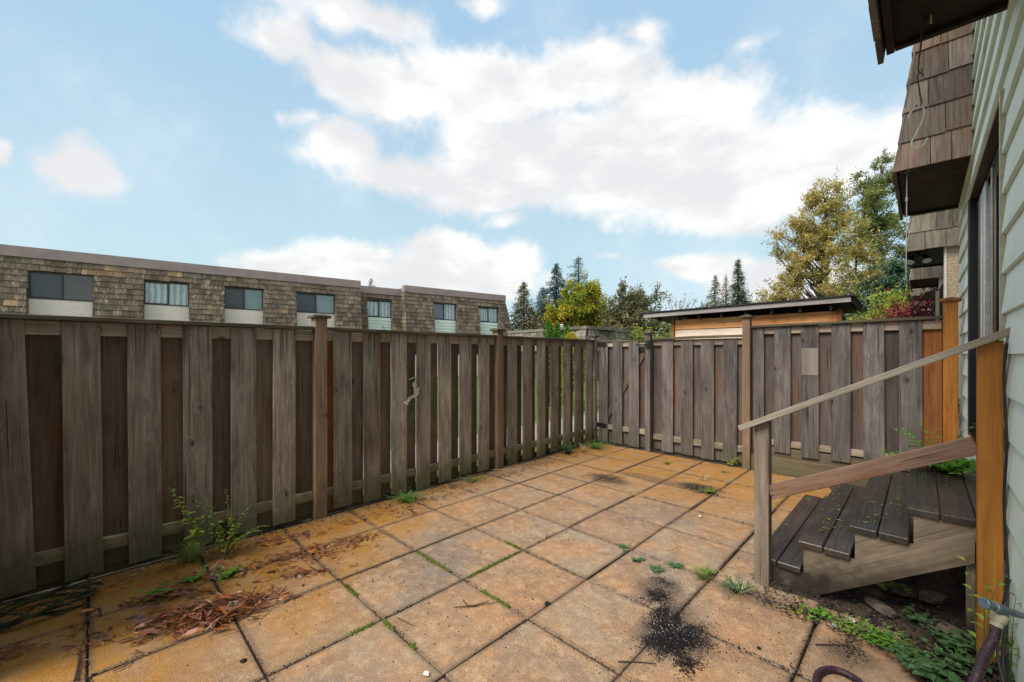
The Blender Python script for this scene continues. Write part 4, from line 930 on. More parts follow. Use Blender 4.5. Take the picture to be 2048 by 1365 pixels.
broad('vine_maple', 'yellow-green layered maple branches above the tall fence bay', 'tree', 1775, 15, zy(585, 15), [(.1, 3.25, .65, .5, .35), (-.4, 2.7, .7, .5, .5), (.5, 2.6, .5, .5, .4)], 40, 3200, .085, 'lf_lime', .05, base_frac=.3)
broad('japanese_maple', 'dark red laceleaf maple peeking over the tall fence bay', 'tree', 1842, 10.5, zy(598, 10.5), [(0, 2.45, .40, .4, .40), (-.35, 2.15, .35, .4, .3), (.2, 2.1, .4, .4, .35)], 45, 5200, .065, 'lf_red', .04, base_frac=.3)
broad('cherry_tree', 'loose olive-yellow tree just left of the golden cottonwood above the shed', 'tree', 1540, 34, zy(545, 34), [(0, 4.6, 1.7, 1.5, 1.6), (1.5, 3.8, 1.4, 1.2, 1.3), (-1.1, 3.4, 1.0, 1, 1.1)], 70, 5200, .155, 'lf_olive', .13, base_frac=.2, shell=.3)
broad('alder_tree', 'small green tree low behind the shed between the conifers', 'tree', 1405, 36, zy(590, 36), [(0, 4.0, 1.5, 1.3, 1.5), (-1.3, 3.0, 1.2, 1, 1.0)], 45, 4200, .16, 'lf_cedar', .12, base_frac=.2)
broad('hedge_tree', 'low green bush mass behind the gate post and the left end of the shed', 'tree', 1318, 30, zy(640, 30), [(0, 2.6, 1.5, 1.2, 1.0), (-2.2, 2.4, 1.6, 1.2, .9)], 60, 5500, .15, 'lf_olive', .10, base_frac=.15)
broad('hedge_tree', 'dark green bush mass filling in behind the maple and the brown-topped tree', 'tree', 1215, 37, zy(618, 37), [(0, 3.0, 2.2, 1.2, 1.5), (-3.0, 2.8, 1.8, 1.2, 1.3), (3.0, 2.4, 1.8, 1.2, 1.2)], 80, 9000, .17, 'lf_dark', .10, base_frac=.15)
broad('hedge_tree', 'pale olive treeline low behind the shed, between the spruce and the golden cottonwood', 'tree', 1515, 46, zy(570, 46), [(0, 5.6, 2.4, 1.2, 2.0), (-3.0, 4.4, 2.2, 1.2, 1.9), (-6.0, 4.0, 2.2, 1.2, 1.7), (2.6, 4.4, 2.2, 1.2, 1.9)], 90, 11000, .19, 'lf_olive', .12, base_frac=.15)
# shrubs right beyond the fence corner
def shrub(label, px, t, ytop, wd, lm, n, ls, columnar=True, group=None):
    p = atT(px, HZ, t); base = V((p.x, p.y, -.05)); H = zy(ytop, t); th = thing('shrub', label, 'shrub', base, group=group)
    st = MB()
    for k in range(5): a = random.uniform(0, 6.28); st.tube([(0, 0, 0), (cos(a)*wd*.15, sin(a)*wd*.15, H*.5), (cos(a)*wd*.3, sin(a)*wd*.3, H*.9)], [.03, .018, .006], 4)
    st.obj('stem', M['barkd'], th, base)
    z_ = rng.uniform(.05, 1, n); r_ = wd/2*np.where(z_ > .75, np.sqrt(np.clip((1-z_)/.25, 0, 1)), 1.)*(.75+.25*rng.uniform(0, 1, n)); a = rng.uniform(0, 6.283, n)
    r_ *= 1+.16*np.sin(a*5+z_*9)
    c = np.stack([np.cos(a)*r_, np.sin(a)*r_, z_*H+rng.normal(size=n)*.04], 1); v, fc = leaf_quads(c, ls, 0, .45); big_mesh('foliage', v, fc, M[lm], th, base)
shrub('taller bright green columnar cedar shrub behind the corner of the left fence', 1097, 13, 640, .42, 'lf_bright', 5200, .055)
shrub('shorter bright green columnar cedar shrub touching its taller neighbour', 1114, 13.4, 647, .34, 'lf_bright', 3600, .055)
shrub('rounded green shrub right of the columnar cedars', 1134, 13.2, 652, .42, 'lf_bright', 3600, .055)
shrub('low yellow-leaved bush at the fence top in front of the columnar cedars', 1142, 12, 664, .75, 'lf_maple', 3800, .05)
def sapling(label, px, t, ytop, n):
    p = atT(px, HZ, t); base = V((p.x, p.y, -.05)); H = zy(ytop, t); th = thing('sapling', label, 'plant', base)
    lv = MB(); st = MB()
    for k in range(n):
        tx, ty = random.uniform(-.12, .12), random.uniform(-.1, .1); top = V((tx*1.6, ty*1.6, H*random.uniform(.9, 1.02))); st.tube([(0, 0, 0), (tx*.5, ty*.5, H*.5), top], [.014, .010, .004], 5)
        for j in range(16):
            f = .70+.3*j/15; q = V((0, 0, 0)).lerp(top, f); a = j*2.4+k; lv.leaf(q, (cos(a), sin(a), .2), (0, 0, 1), .13, .085)
    st.obj('stem', M['lf_olive'], th, base); lv.obj('foliage', M['lf_lime'], th, base)
sapling('lime-leaved sapling poking over the gate beside the gate post', 1280, 7.6, 636, 2)
sapling('second lime sapling right beside the gate post top', 1296, 7.9, 645, 2)
# ------------------------------------------------------------------ plants on and around the patio
M['st_green'] = plain('green_stem', (.10,.14,.04), .6); M['st_red'] = plain('reddish_stem', (.16,.10,.05), .6); M['straw'] = plain('straw', (.42,.34,.18), .7)
M['lf_weed'] = leafmat('weed_leaves', [(.07,.12,.02), (.13,.20,.035), (.22,.28,.05), (.34,.36,.07)], trans=.3)
M['lf_ivy'] = leafmat('round_leaves', [(.035,.085,.028), (.06,.13,.045), (.09,.18,.07)], trans=.25, rough=.45, spec=.5)
M['lf_fern'] = leafmat('vivid_green_leaves', [(.07,.19,.02), (.12,.30,.03), (.20,.40,.05)], trans=.35)
GW = 'weeds growing out of the patio joints'
def weed(label, px, py, kind, H=.15, R=.12, n=8, lm='lf_weed', ll=.03, z=0., name='weed', group=GW, pos=None, nl=8, aim=None):
    p = pos if pos is not None else onZ(px, py, z); p = V(p); p.z = z-.012
    th = thing(name, label, 'plant', p, group=group); st = MB(); lv = MB()
    for k in range(n):
        a = random.uniform(0, 6.283) if aim is None else random.gauss(aim, .7); h = H*random.uniform(.5, 1.1); r = R*random.uniform(.3, 1.1)
        b0 = V((random.uniform(-1, 1)*R*.15, random.uniform(-1, 1)*R*.15, 0)); top = b0+V((cos(a)*r, sin(a)*r, h)); mid = b0.lerp(top, .5)+V((-cos(a)*r*.15, -sin(a)*r*.15, h*.18))
        pth = [b0, b0.lerp(mid, .5)+V((0, 0, h*.08)), mid, mid.lerp(top, .5)+V((0, 0, h*.04)), top]
        if kind == 'grass':
            w_ = ll*.10; side = V((-sin(a), cos(a), 0))*w_
            for i in range(4):
                f0, f1 = 1-i/4, 1-(i+1)/4; lv.quad(pth[i]-side*f0, pth[i]+side*f0, pth[i+1]+side*f1, pth[i+1]-side*f1)
            continue
        st.tube(pth, [.0022, .002, .0017, .0013, .0008], 4, cap=False)
        for j in range(nl):
            f = (j+1)/nl*4*.999; i = int(f); q = pth[i].lerp(pth[min(4, i+1)], f-i); b_ = a+(1.2 if j % 2 else -1.2)+random.uniform(-.5, .5)
            s = ll*random.uniform(.6, 1.2)*(1.15-.5*j/nl)
            if kind == 'round': lv.leaf(q, (cos(b_), sin(b_), random.uniform(-.1, .4)), (0, 0, 1), s, s*.95, .12)
            else: lv.leaf(q, (cos(b_), sin(b_), random.uniform(0, .7)), (0, 0, 1), s, s*.55, .2)
    if st.v: st.obj('stem', M['st_green'], th, p)
    lv.obj('leaves', M[lm], th, p); return th
# tall stemmed weeds against the left fence
def tall(label, px, py, stems, lm, ll, stem='st_green', nl=26):
    p = onZ(px, py); th = thing('tall_weed', label, 'plant', p, group='tall weeds by the left fence'); st = MB(); lv = MB()
    for (tx, ty, t, bow) in stems:
        top = atT(tx, ty, t)-p; m1 = top*.5+V((0, 0, bow)); pth = [V((0, 0, -.02)), m1*.55+V((0, 0, bow*.3)), m1, m1.lerp(top, .55)+V((0, 0, bow*.3)), top]
        st.tube(pth, [.0045, .004, .0032, .0024, .001], 5, cap=False)
        for j in range(nl):
            f = .8+3.2*(j/nl); i = min(3, int(f)); q = pth[i].lerp(pth[i+1], f-i); a = j*2.4+random.uniform(-.4, .4); s = 1.2*ll*(1.25-.9*j/nl)*random.uniform(.6, 1.25)
            lv.leaf(q, (cos(a), sin(a), random.uniform(-.2, .5)), (0, 0, 1), s, s*.62)
    st.obj('stem', M[stem], th, p); lv.obj('leaves', M[lm], th, p)
tall('tallest pale green stemmed weed with round leaves leaning left by the fence', 415, 1128, [(338, 975, 3.12, .05), (352, 1000, 3.2, .05)], 'lf_lime', .058)
tall('branching weed with small yellowish leaves right of the tallest weed', 452, 1120, [(375, 985, 3.2, .06), (412, 992, 3.3, .04), (430, 1040, 3.2, .02)], 'lf_weed', .040, nl=30)
tall('upright thin weed with tiny pale leaf whorls at its tip by the fence', 468, 1105, [(452, 978, 3.25, .02), (455, 1015, 3.2, .01)], 'lf_lime', .026, nl=34)
tall('spreading wispy weed reaching right along the fence foot', 450, 1110, [(505, 1008, 3.2, .05), (540, 1052, 3.25, .06), (480, 1050, 3.2, .04), (525, 1062, 3.1, .05)], 'lf_weed', .026, nl=34)
def P_(px, py): return onZ(px, py)
weed('soft grass tuft under the tall weeds by the left fence', 385, 1120, 'grass', .13, .26, 170, 'lf_olive', .03, name='grass_tuft')
weed('round-leaved trailing weed in front of the tall weeds', 455, 1150, 'round', .06, .16, 8, 'lf_fern', .040, nl=4)
weed('round-leaved sprig left of the trailing weed, at the edge of the bark mulch', 330, 1190, 'round', .05, .16, 6, 'lf_fern', .045, nl=4)
weed('round-leaved sprig between the bark mulch and the trailing weed', 385, 1160, 'round', .05, .12, 6, 'lf_fern', .040, nl=4)
weed('bright green clover patch at the fence foot right of the capped post', 815, 1003, 'leaf', .09, .24, 60, 'lf_fern', .022, nl=8)
weed('low olive weed patch at the fence foot before the second post', 945, 962, 'leaf', .06, .25, 34, 'lf_weed', .018)
weed('dark leafy clump at the fence foot near the corner', 1135, 908, 'leaf', .17, .17, 40, 'lf_ivy', .035)
weed('bright green clump in the fence corner beside the gate', 1192, 897, 'leaf', .12, .30, 60, 'lf_fern', .026)
weed('dry grassy tuft in the fence corner', 1165, 905, 'grass', .16, .14, 60, 'straw', .03, name='grass_tuft')
weed('small weed at the foot of the back fence right of the gate post', 1335, 928, 'leaf', .05, .10, 14, 'lf_weed', .02)
weed('yellow-green weed at the foot of the tan back post', 1462, 933, 'round', .12, .09, 9, 'lf_lime', .040, nl=4)
weed('small weed between slabs in front of the back fence', 1450, 945, 'leaf', .03, .10, 10, 'lf_weed', .02)
weed('weed growing from the spilt soil near the back', 1418, 985, 'leaf', .05, .16, 20, 'lf_weed', .03)
weed('pale dry grass beside the weed in the spilt soil', 1408, 962, 'grass', .12, .15, 24, 'straw', .03, name='grass_tuft')
weed('tiny weed in a joint left of the stairs, furthest of its row', 1248, 1098, 'leaf', .025, .09, 10, 'lf_ivy', .022)
weed('leafy weed at a slab corner left of the stairs', 1272, 1122, 'leaf', .03, .08, 12, 'lf_ivy', .026)
weed('three-leaved weed in the joint left of the grassy tuft', 1312, 1142, 'leaf', .03, .07, 8, 'lf_ivy', .03)
weed('small weed in the joint just before the grassy tuft', 1352, 1135, 'leaf', .03, .08, 9, 'lf_ivy', .028)
weed('grassy weed tuft in the joint left of the stair post', 1403, 1160, 'grass', .09, .13, 70, 'lf_olive', .03, name='grass_tuft')
weed('fresh green sprig on the grassy tuft left of the stair post', 1412, 1148, 'leaf', .06, .07, 9, 'lf_fern', .028)
weed('weed with dry stems nearest the foot of the stair post', 1475, 1180, 'leaf', .05, .13, 22, 'lf_ivy', .03)
weed('dry grass lying over the weed beside the stair post', 1480, 1185, 'grass', .08, .15, 40, 'straw', .03, name='grass_tuft')
weed('two-leaved sprout touching the stair post foot', 1512, 1160, 'leaf', .07, .04, 4, 'lf_ivy', .04, nl=3)
weed('yellow-green seedling on the edge slab below the stringer', 1592, 1222, 'round', .03, .05, 5, 'lf_lime', .03, nl=3)
weed('round-leaved weed in the joint below the stringer', 1635, 1232, 'round', .05, .10, 9, 'lf_fern', .036, nl=3)
weed('leafy weed behind the white scrap', 1700, 1262, 'leaf', .05, .14, 18, 'lf_weed', .034)
weed('ragged weed clump at the slab edge right of the dark stick', 1762, 1290, 'leaf', .07, .14, 24, 'lf_fern', .038)
weed('bright ferny weed near the bottom of the view left of the hose', 1812, 1308, 'leaf', .06, .16, 30, 'lf_weed', .034)
weed('heart-leaved plant under the stair stringer', 1785, 1188, 'round', .12, .13, 8, 'lf_weed', .055, nl=3)
weed('blue-green round-leaved sprig in the soil left of the support post', 1838, 1245, 'round', .07, .09, 8, 'lf_ivy', .038, nl=3)
for k, (px, py, lb_) in enumerate([(1850, 1345, 'round-leaved ground plant at the bottom edge left of the hose'), (1895, 1290, 'large round-leaved ground plant at the foot of the support post'), (1925, 1330, 'round-leaved ground plant just left of the woven hose'),
                          (1880, 1365, 'round-leaved plant cut by the bottom edge of the view'), (1835, 1330, 'round-leaved ground plant beside the bright ferny weed')]):
    weed(lb_, px, py, 'round', .08, .13, 16, 'lf_ivy', .046, nl=3, z=.02, name='ground_plant', group='round-leaved plants by the hose')
weed('ivy shoot climbing the orange newel post foot', 1995, 1300, 'leaf', .40, .06, 6, 'lf_lime', .055, pos=V((.285, 3.05, 0)), nl=6, z=.03, name='ivy_shoot', group=None)
weed('ivy shoot between the newel post and the siding', 0, 0, 'leaf', .55, .04, 4, 'lf_weed', .06, pos=V((.272, 2.85, 0)), nl=7, z=.03, name='ivy_shoot', group=None)
weed('yellowing ivy leaves in front of the newel post', 0, 0, 'leaf', .52, .09, 4, 'lf_lime', .06, pos=V((.20, 3.0, 0)), nl=5, z=.03, name='ivy_shoot', group=None)
# bright clump spilling on the landing and thin sprigs
weed('vivid green leafy clump spilling over the stair landing beside the door', 0, 0, 'leaf', .09, .34, 95, 'lf_fern', .060, pos=V((.10, 4.45, .70)), z=.71, name='leafy_clump', group=None, nl=9)
weed('thin arching sprigs in front of the orange fence post', 0, 0, 'leaf', .55, .30, 9, 'lf_fern', .085, pos=V((.10, 5.35, .4)), z=.45, name='arching_sprigs', group=None, nl=7)
# flower pot hanging between fence post and house
fp = thing('flower_pot', 'black hanging pot with purple and red flowers beyond the orange fence post', 'flower pot', (.20, 6.75, .62))
b = MB(); b.tube([(0, 0, 0), (0, 0, .10), (0, 0, .30)], [.05, .065, .075], 14); b.obj('pot', M['black'], fp, (.20, 6.75, .56))
b = MB(); b.tube([(.0, 0, .3), (0, 0, 1.2)], .003, 4); b.obj('hanger', M['black'], fp, (.20, 6.75, .56))
lv = MB()
for k in range(120): a = random.uniform(0, 6.28); lv.leaf((cos(a)*.06, sin(a)*.06, .30+random.uniform(-.02, .14)), (cos(a), sin(a), random.uniform(-.3, .8)), (0, 0, 1), .045, .03)
lv.obj('leaves', M['lf_weed'], fp, (.20, 6.75, .56))
for c_, zc, nme in ((plain('purple_petal', (.12,.03,.32), .6), .46, 26), (plain('magenta_petal', (.40,.03,.10), .6), .12, 14)):
    lv = MB()
    for k in range(nme): a = random.uniform(0, 6.28); q = V((cos(a)*.075, sin(a)*.075, zc+random.uniform(-.04, .04))); [lv.leaf(q, (cos(a)+.7*cos(j*1.26), sin(a)*.6-.3+.5*sin(j*1.26), .7*sin(j*1.26)), (0, 0, 1), .026, .024) for j in range(5)]
    lv.obj('flower', c_, fp, (.20, 6.75, .56))

# ------------------------------------------------------------------ litter
def stuff(name, label, cat, v, f, m): o = big_mesh(name, v, f, m); tag(o, label, cat, kind='stuff'); return o
M['litter'] = leafmat('red_brown_bark_strips', [(.018,.008,.006), (.07,.020,.010), (.20,.055,.018), (.10,.045,.035), (.42,.13,.028), (.05,.02,.016), (.28,.10,.04), (.03,.012,.01)], trans=.03, rough=.38, spec=.5, mixn=.1)
def strips(spots, size=.07):
    VV = []; FF = []; k = 0
    for (px, py, rx, ry, n, hh, ang) in spots:
        c = onZ(px, py); ca, sa = cos(ang), sin(ang)
        for _ in range(n):
            gx, gy = random.gauss(0, .5)*rx, random.gauss(0, .5)*ry; X = c.x+gx*ca-gy*sa; Y = c.y+gx*sa+gy*ca
            if X < -4.09: X = -4.09+random.random()*.03
            L = size*(random.uniform(.3, 1.1) if random.random() < .8 else random.uniform(1.1, 1.7)); wd = L*random.choice([.05, .08, .12, .22]); a = ang+random.gauss(0, .8); fal = math.exp(-((gx/rx)**2+(gy/ry)**2)*1.6)
            z_ = .003+hh*random.random()*fal; tl = random.gauss(0, .22); d = V((cos(a)*cos(tl), sin(a)*cos(tl), sin(tl))); s = V((-sin(a), cos(a), random.gauss(0, .5))).normalized()*wd; bow = V((0, 0, random.uniform(.0, .10)*L))
            p0 = V((X, Y, z_+abs(sin(tl))*L*.5))
            VV += [p0-d*L*.5, p0-d*L*.2+s*.5+bow, p0-d*L*.2-s*.5+bow, p0+d*L*.2+s*.45+bow, p0+d*L*.2-s*.45+bow, p0+d*L*.5]
            FF += [(k, k+1, k+2, k), (k+1, k+3, k+4, k+2), (k+3, k+5, k+4, k+3)]; k += 6
    b = MB(); b.v = [tuple(v) for v in VV]; b.f = [f[:3] if f[0] == f[3] else f for f in FF]; return b
A0 = pi/2*.62
o = strips([(395, 1240, .34, .17, 900, .060, 1.05), (480, 1205, .22, .10, 260, .03, 1.05), (340, 1195, .22, .09, 190, .02, 1.1), (440, 1150, .35, .08, 130, .01, 1.2)]).obj('bark_litter', M['litter']); tag(o, 'big pile of reddish-brown bark strips on the near left slabs', 'bark mulch', kind='stuff')
o = strips([(620, 1110, .42, .12, 420, .022, 1.1), (690, 1085, .40, .08, 260, .018, 1.25), (560, 1080, .45, .10, 260, .012, 1.2), (590, 1150, .3, .07, 110, .008, 1.)], .055).obj('bark_litter', M['litter']); tag(o, 'scattered orange-brown bark strips along the middle of the left fence', 'bark mulch', kind='stuff')
o = strips([(165, 1240, .07, .30, 120, .01, 1.5), (200, 1180, .25, .12, 90, .01, 1.2), (20, 1310, .12, .12, 120, .02, .9), (180, 1290, .1, .1, 40, .01, .5), (820, 1030, .25, .05, 70, .008, 1.3), (1010, 950, .40, .16, 190, .006, 1.4), (1080, 930, .35, .12, 160, .006, 1.4), (900, 975, .35, .12, 110, .006, 1.4), (710, 1045, .12, .06, 40, .008, 1.3), (300, 1150, .5, .1, 140, .006, 1.1), (760, 1030, .6, .1, 160, .006, 1.3), (1150, 915, .4, .12, 120, .005, .6), (860, 1000, .7, .10, 180, .006, 1.35), (600, 1150, .8, .35, 120, .003, 1.0)], .045).obj('leaf_litter', M['litter']); tag(o, 'thin dark leaf and needle litter near the left fence', 'leaf litter', kind='stuff')
def crumbs(c, s, squash=.6):
    n = len(c); base = np.array([(1,0,0),(0,1,0),(-1,0,0),(0,-1,0),(0,0,1),(0,0,-1)], float)*[1, 1, squash]
    sc = (s*rng.uniform(.4, 1.3, n))[:, None, None]; rot = rng.uniform(0, 6.28, n); R = np.zeros((n, 3, 3)); R[:, 0, 0] = np.cos(rot); R[:, 0, 1] = -np.sin(rot); R[:, 1, 0] = np.sin(rot); R[:, 1, 1] = np.cos(rot); R[:, 2, 2] = 1
    b_ = base[None]*(1+.35*rng.normal(size=(n, 6, 1))); v = c[:, None, :]+np.einsum('nij,nkj->nki', R, b_)*sc
    F = np.array([(0,1,4),(1,2,4),(2,3,4),(3,0,4),(1,0,5),(2,1,5),(3,2,5),(0,3,5)]); f = (np.arange(n)*6)[:, None, None]+F[None]
    return v.reshape(-1, 3), f.reshape(-1, 3)
def blob(px, py, rx, ry, n, hh=.012):
    c = onZ(px, py); q = rng.normal(size=(n, 2))*.5; th_ = np.arctan2(q[:, 1], q[:, 0]); q *= (1+.35*np.sin(3*th_+px)+.25*np.sin(7*th_))[:, None]; fall = np.exp(-(q**2).sum(1)*1.5)
    return np.stack([c.x+q[:, 0]*rx, c.y+q[:, 1]*ry, .001+hh*fall*rng.random(n)], 1)
pe = [blob(1345, 1275, .13, .19, 9500, .016), blob(1375, 1330, .07, .09, 900, .012), blob(1315, 1195, .10, .12, 1500, .008), blob(1322, 1225, .06, .12, 900, .006), blob(1330, 1165, .14, .07, 500, .006), blob(1400, 978, .26, .16, 1700, .012), bl2 := blob(1215, 958, .3, .2, 800, .004), blob(1345, 1250, .40, .45, 220, .003), blob(1700, 1300, .08, .1, 300, .008), blob(1640, 1230, .35, .07, 500, .01)]
v, f = crumbs(np.concatenate(pe), .0034); stuff('peat_crumbs', 'spilt black potting soil crumbs on the slabs', 'soil', v, f, M['peat'])
pw = [blob(1345, 1270, .14, .19, 420, .018), blob(1400, 978, .24, .15, 120, .014), blob(1640, 1235, .4, .08, 130, .01), blob(1750, 1260, .35, .18, 260, .03)]
M['perlite'] = plain('perlite', (.60,.58,.53), .8)
v, f = crumbs(np.concatenate(pw), .0024); stuff('perlite', 'tiny white perlite grains in the spilt soil', 'perlite', v, f, M['perlite'])
# dirt in the joints
sd_ = []
for k in range(15000):
    if random.random() < .5: X = -1.665+T*random.randint(-4, 2)+random.gauss(0, .010); Y = random.uniform(-.5, 6.1)
    else: Y = 1.822+T*random.randint(-3, 7)+random.gauss(0, .010); X = random.uniform(-4.1, .1)
    if X > -.8 and Y > 3.2: continue
    if mn.noise(V((X*2.2, Y*2.2, 3))) < -.15 and random.random() < .75: continue
    sd_.append((X, Y, -.003+random.random()*.004))
for k in range(5200):  # strip of dirt at the fence feet
    if random.random() < .6: sd_.append((-4.10+abs(random.gauss(0, .10)), random.uniform(-.4, 6.3), random.random()*.01))
    else: sd_.append((random.uniform(-4.1, .1), 6.34-abs(random.gauss(0, .06)), random.random()*.012))
for k in range(1500): sd_.append((random.uniform(-4.0, 0), random.uniform(.3, 6), .001))
v, f = crumbs(np.array(sd_), .0045); stuff('joint_dirt', 'dark grit and dirt packed in the joints between the slabs', 'dirt', v, f, M['soil'])
mo = []
def seg(a, b, n):
    A, B = onZ(*a), onZ(*b)
    for _ in range(n): q = A.lerp(B, random.random()); mo.append((q.x+random.gauss(0, .006), q.y+random.gauss(0, .006), random.uniform(-.004, .006)))
# moss follows the joints: snap each point to the nearest joint
for a, b_, n in [((693, 1172), (712, 1195), 160), ((832, 1104), (900, 1145), 420), ((945, 1158), (1010, 1125), 420), ((965, 1182), (1015, 1215), 420), ((1015, 1085), (1040, 1098), 140), ((765, 1240), (785, 1262), 160), ((740, 1245), (725, 1262), 90), ((700, 1265), (720, 1255), 90), ((815, 1290), (825, 1300), 60), ((1000, 1130), (1055, 1103), 150), ((625, 1050), (640, 1070), 60)]: seg(a, b_, n)
mo = np.array(mo)
for q in mo:
    dx = (q[0]+1.665)/T; dy = (q[1]-1.822)/T; ex, ey = abs(dx-round(dx)), abs(dy-round(dy))
    if ex < ey: q[0] = -1.665+T*round(dx)+random.gauss(0, .006)
    else: q[1] = 1.822+T*round(dy)+random.gauss(0, .006)
M['moss'] = leafmat('bright_moss', [(.045,.065,.008), (.085,.12,.012), (.14,.18,.02)], trans=.1, rough=.9)
v, f = crumbs(mo, .0062, .8); stuff('joint_moss', 'bright green moss along a few slab joints', 'moss', v, f, M['moss'])
# soil and flagstone bits under the stairs
us = [(random.uniform(-.75, .3), random.uniform(2.9, 4.9), .02+random.random()*.012) for _ in range(2200)]+[(random.uniform(-.02, .3), random.uniform(2.2, 3.2), .02+random.random()*.012) for _ in range(1500)]
v, f = crumbs(np.array(us), .010); stuff('soil_crumbs', 'loose dark soil under the stairs and beside the house', 'soil', v, f, M['soil'])
M['stone'] = rough_mat('dusty_flagstone', (.075,.055,.042), (.17,.13,.10), 18, 6, .8, .5, .01)
for (px, py, r_, lb_) in [(1900, 1262, .07, 'flat flagstone shard in the soil left of the support post'), (1760, 1215, .09, 'broken flagstone shard under the stairs nearest the edge slab'), (1800, 1180, .11, 'large broken flagstone shard deep under the stairs'), (1862, 1195, .10, 'tilted flagstone shard beside the support post')]:
    c = onZ(px, py, .03); b = MB(); n = 7; ps = [(cos(2*pi*i/n)*r_*random.uniform(.7, 1.2), sin(2*pi*i/n)*r_*random.uniform(.5, .9)) for i in range(n)]
    b.v = [(x_, y_, 0) for x_, y_ in ps]+[(x_*.95, y_*.95, .018) for x_, y_ in ps]; b.f = [tuple(range(n))[::-1], tuple(range(n, 2*n))]+[(i, (i+1) % n, (i+1) % n+n, i+n) for i in range(n)]
    tag(b.obj('flagstone', M['stone'], None, c-V((0, 0, .004)), (random.gauss(0, .12), random.gauss(0, .12), random.random()*3)), lb_, 'stone', 'flagstone shards under the stairs')
# fallen leaves on the treads
fl_ = MB()
for _ in range(42):
    k = random.choice([0, 1, 1, 2, 2, 3]); X0, zt = ((-.83, .172), (-.579, .347), (-.319, .522), (-.0625, .697))[k]
    a = random.uniform(0, 6.28); fl_.leaf((X0+random.uniform(.03, .24), random.choice([random.uniform(3.3, 4.9), random.gauss(3.75, .2)]), zt+.004), (cos(a), sin(a), .05), (0, 0, 1), random.uniform(.02, .05), random.uniform(.012, .028), .1)
tag(fl_.obj('fallen_leaves', M['lf_weed']), 'small yellow-green fallen leaves scattered on the dark treads', 'leaves', kind='stuff')

# ------------------------------------------------------------------ twigs and scraps
M['twig'] = plain('brown_twig', (.10,.06,.035), .8); M['twig_d'] = plain('dark_twig', (.035,.022,.016), .8)
def twig(label, pts, r, m='twig', name='twig', z=.004):
    P0 = [onZ(*p, z) for p in pts]; b = MB(); b.tube([p+V((0, 0, random.uniform(0, .004)+r)) for p in P0], [r]*(len(pts)-1)+[r*.5], 6)
    tag(b.obj(name, M[m], None, recentre=True), label, 'twig', 'twigs lying on the slabs')
twig('long straight twig in the centre foreground', [(908, 1217), (950, 1214), (1000, 1205)], .0028, 'twig_d')
twig('curved forked twig lying over the long straight twig', [(925, 1200), (935, 1214), (950, 1213), (978, 1203)], .0032, 'twig_d')
twig('short bent twig left of the forked twig', [(793, 1237), (810, 1245), (827, 1253)], .003)
twig('short pale twig right of the slab crossing', [(1158, 1203), (1172, 1212), (1182, 1217)], .0025, 'straw')
twig('pale straight stick near the left fence at the second post', [(985, 941), (1020, 940), (1058, 942)], .005, 'straw', 'stick')
twig('black stick across the joint by the big soil spill', [(1236, 1326), (1275, 1326), (1312, 1329)], .003, 'twig_d', 'stick')
twig('straight dark stick on the slab right of the spill', [(1631, 1291), (1660, 1292), (1692, 1293)], .0035, 'twig_d', 'stick')
twig('brown stick in front of the round-leaved weeds', [(1690, 1287), (1730, 1280), (1790, 1270)], .0028, 'twig', 'stick')
twig('curled straw loop on the slab left of the stairs', [(1323, 1092), (1330, 1100), (1342, 1101), (1352, 1096), (1352, 1091)], .002, 'straw', 'straw')
twig('forked brown twig on the ochre slab near the bark pile', [(225, 1345), (250, 1335), (262, 1325), (270, 1312)], .003)
twig('thin straw stretched from the stair-side weeds', [(1432, 1137), (1448, 1155), (1462, 1172)], .002, 'straw', 'straw')
twig('reddish twig on the ochre slab in front of the bark pile', [(258, 1295), (275, 1288), (295, 1275)], .003, 'litter')
twig('dark cane lying along the joint at the bottom left', [(150, 1365), (158, 1330), (160, 1300)], .006, 'twig_d', 'stick')
def scrap(label, px, py, s):
    c = onZ(px, py, .012); b = MB(); ps = [(-.5, -.2), (-.1, -.45), (.5, -.3), (.35, .15), (0, .5), (-.4, .25)]; b.v = [(x_*s, y_*s, .004*(i % 2)) for i, (x_, y_) in enumerate(ps)]+[(x_*s, y_*s, .003+.004*(i % 2)) for i, (x_, y_) in enumerate(ps)]
    n = 6; b.f = [tuple(range(n))[::-1], tuple(range(n, 12))]+[(i, (i+1) % n, (i+1) % n+n, i+n) for i in range(n)]; tag(b.obj('paper_scrap', M['white'], None, c, (.2, .1, random.random()*3)), label, 'scrap', 'white scraps on the ground')
scrap('white scrap on the edge slab below the stairs', 1700, 1240, .055)
scrap('white scrap at the slab corner in the bottom centre', 853, 1348, .030)
scrap('tiny white scrap in the joint beside the leafy weed', 1670, 1252, .03)
scrap('tiny white chip on a slab in front of the back fence', 1400, 1033, .03)
def clod(label, px, py, s):
    c = onZ(px, py, s*.4); b = MB()
    import bmesh
    bm = bmesh.new(); bmesh.ops.create_icosphere(bm, subdivisions=2, radius=s)
    for q in bm.verts: q.co *= 1+.35*mn.noise(q.co*60+V((px, 0, 0))); q.co.z *= .6
    me = bpy.data.meshes.new('clod'); bm.to_mesh(me); bm.free(); tag(link('soil_clod', me, M['peat'], None, c), label, 'clod', 'small clods on the slabs')
clod('small dark clod on the slab by the bark pile', 487, 1322, .016); clod('small dark clod on the slab left of the stair foot', 1517, 1296, .010); clod('dark clod at the joint beside the orange slab', 1478, 1296, .007)
clod('brown weed knot at the joint in the centre foreground', 1095, 1207, .018)

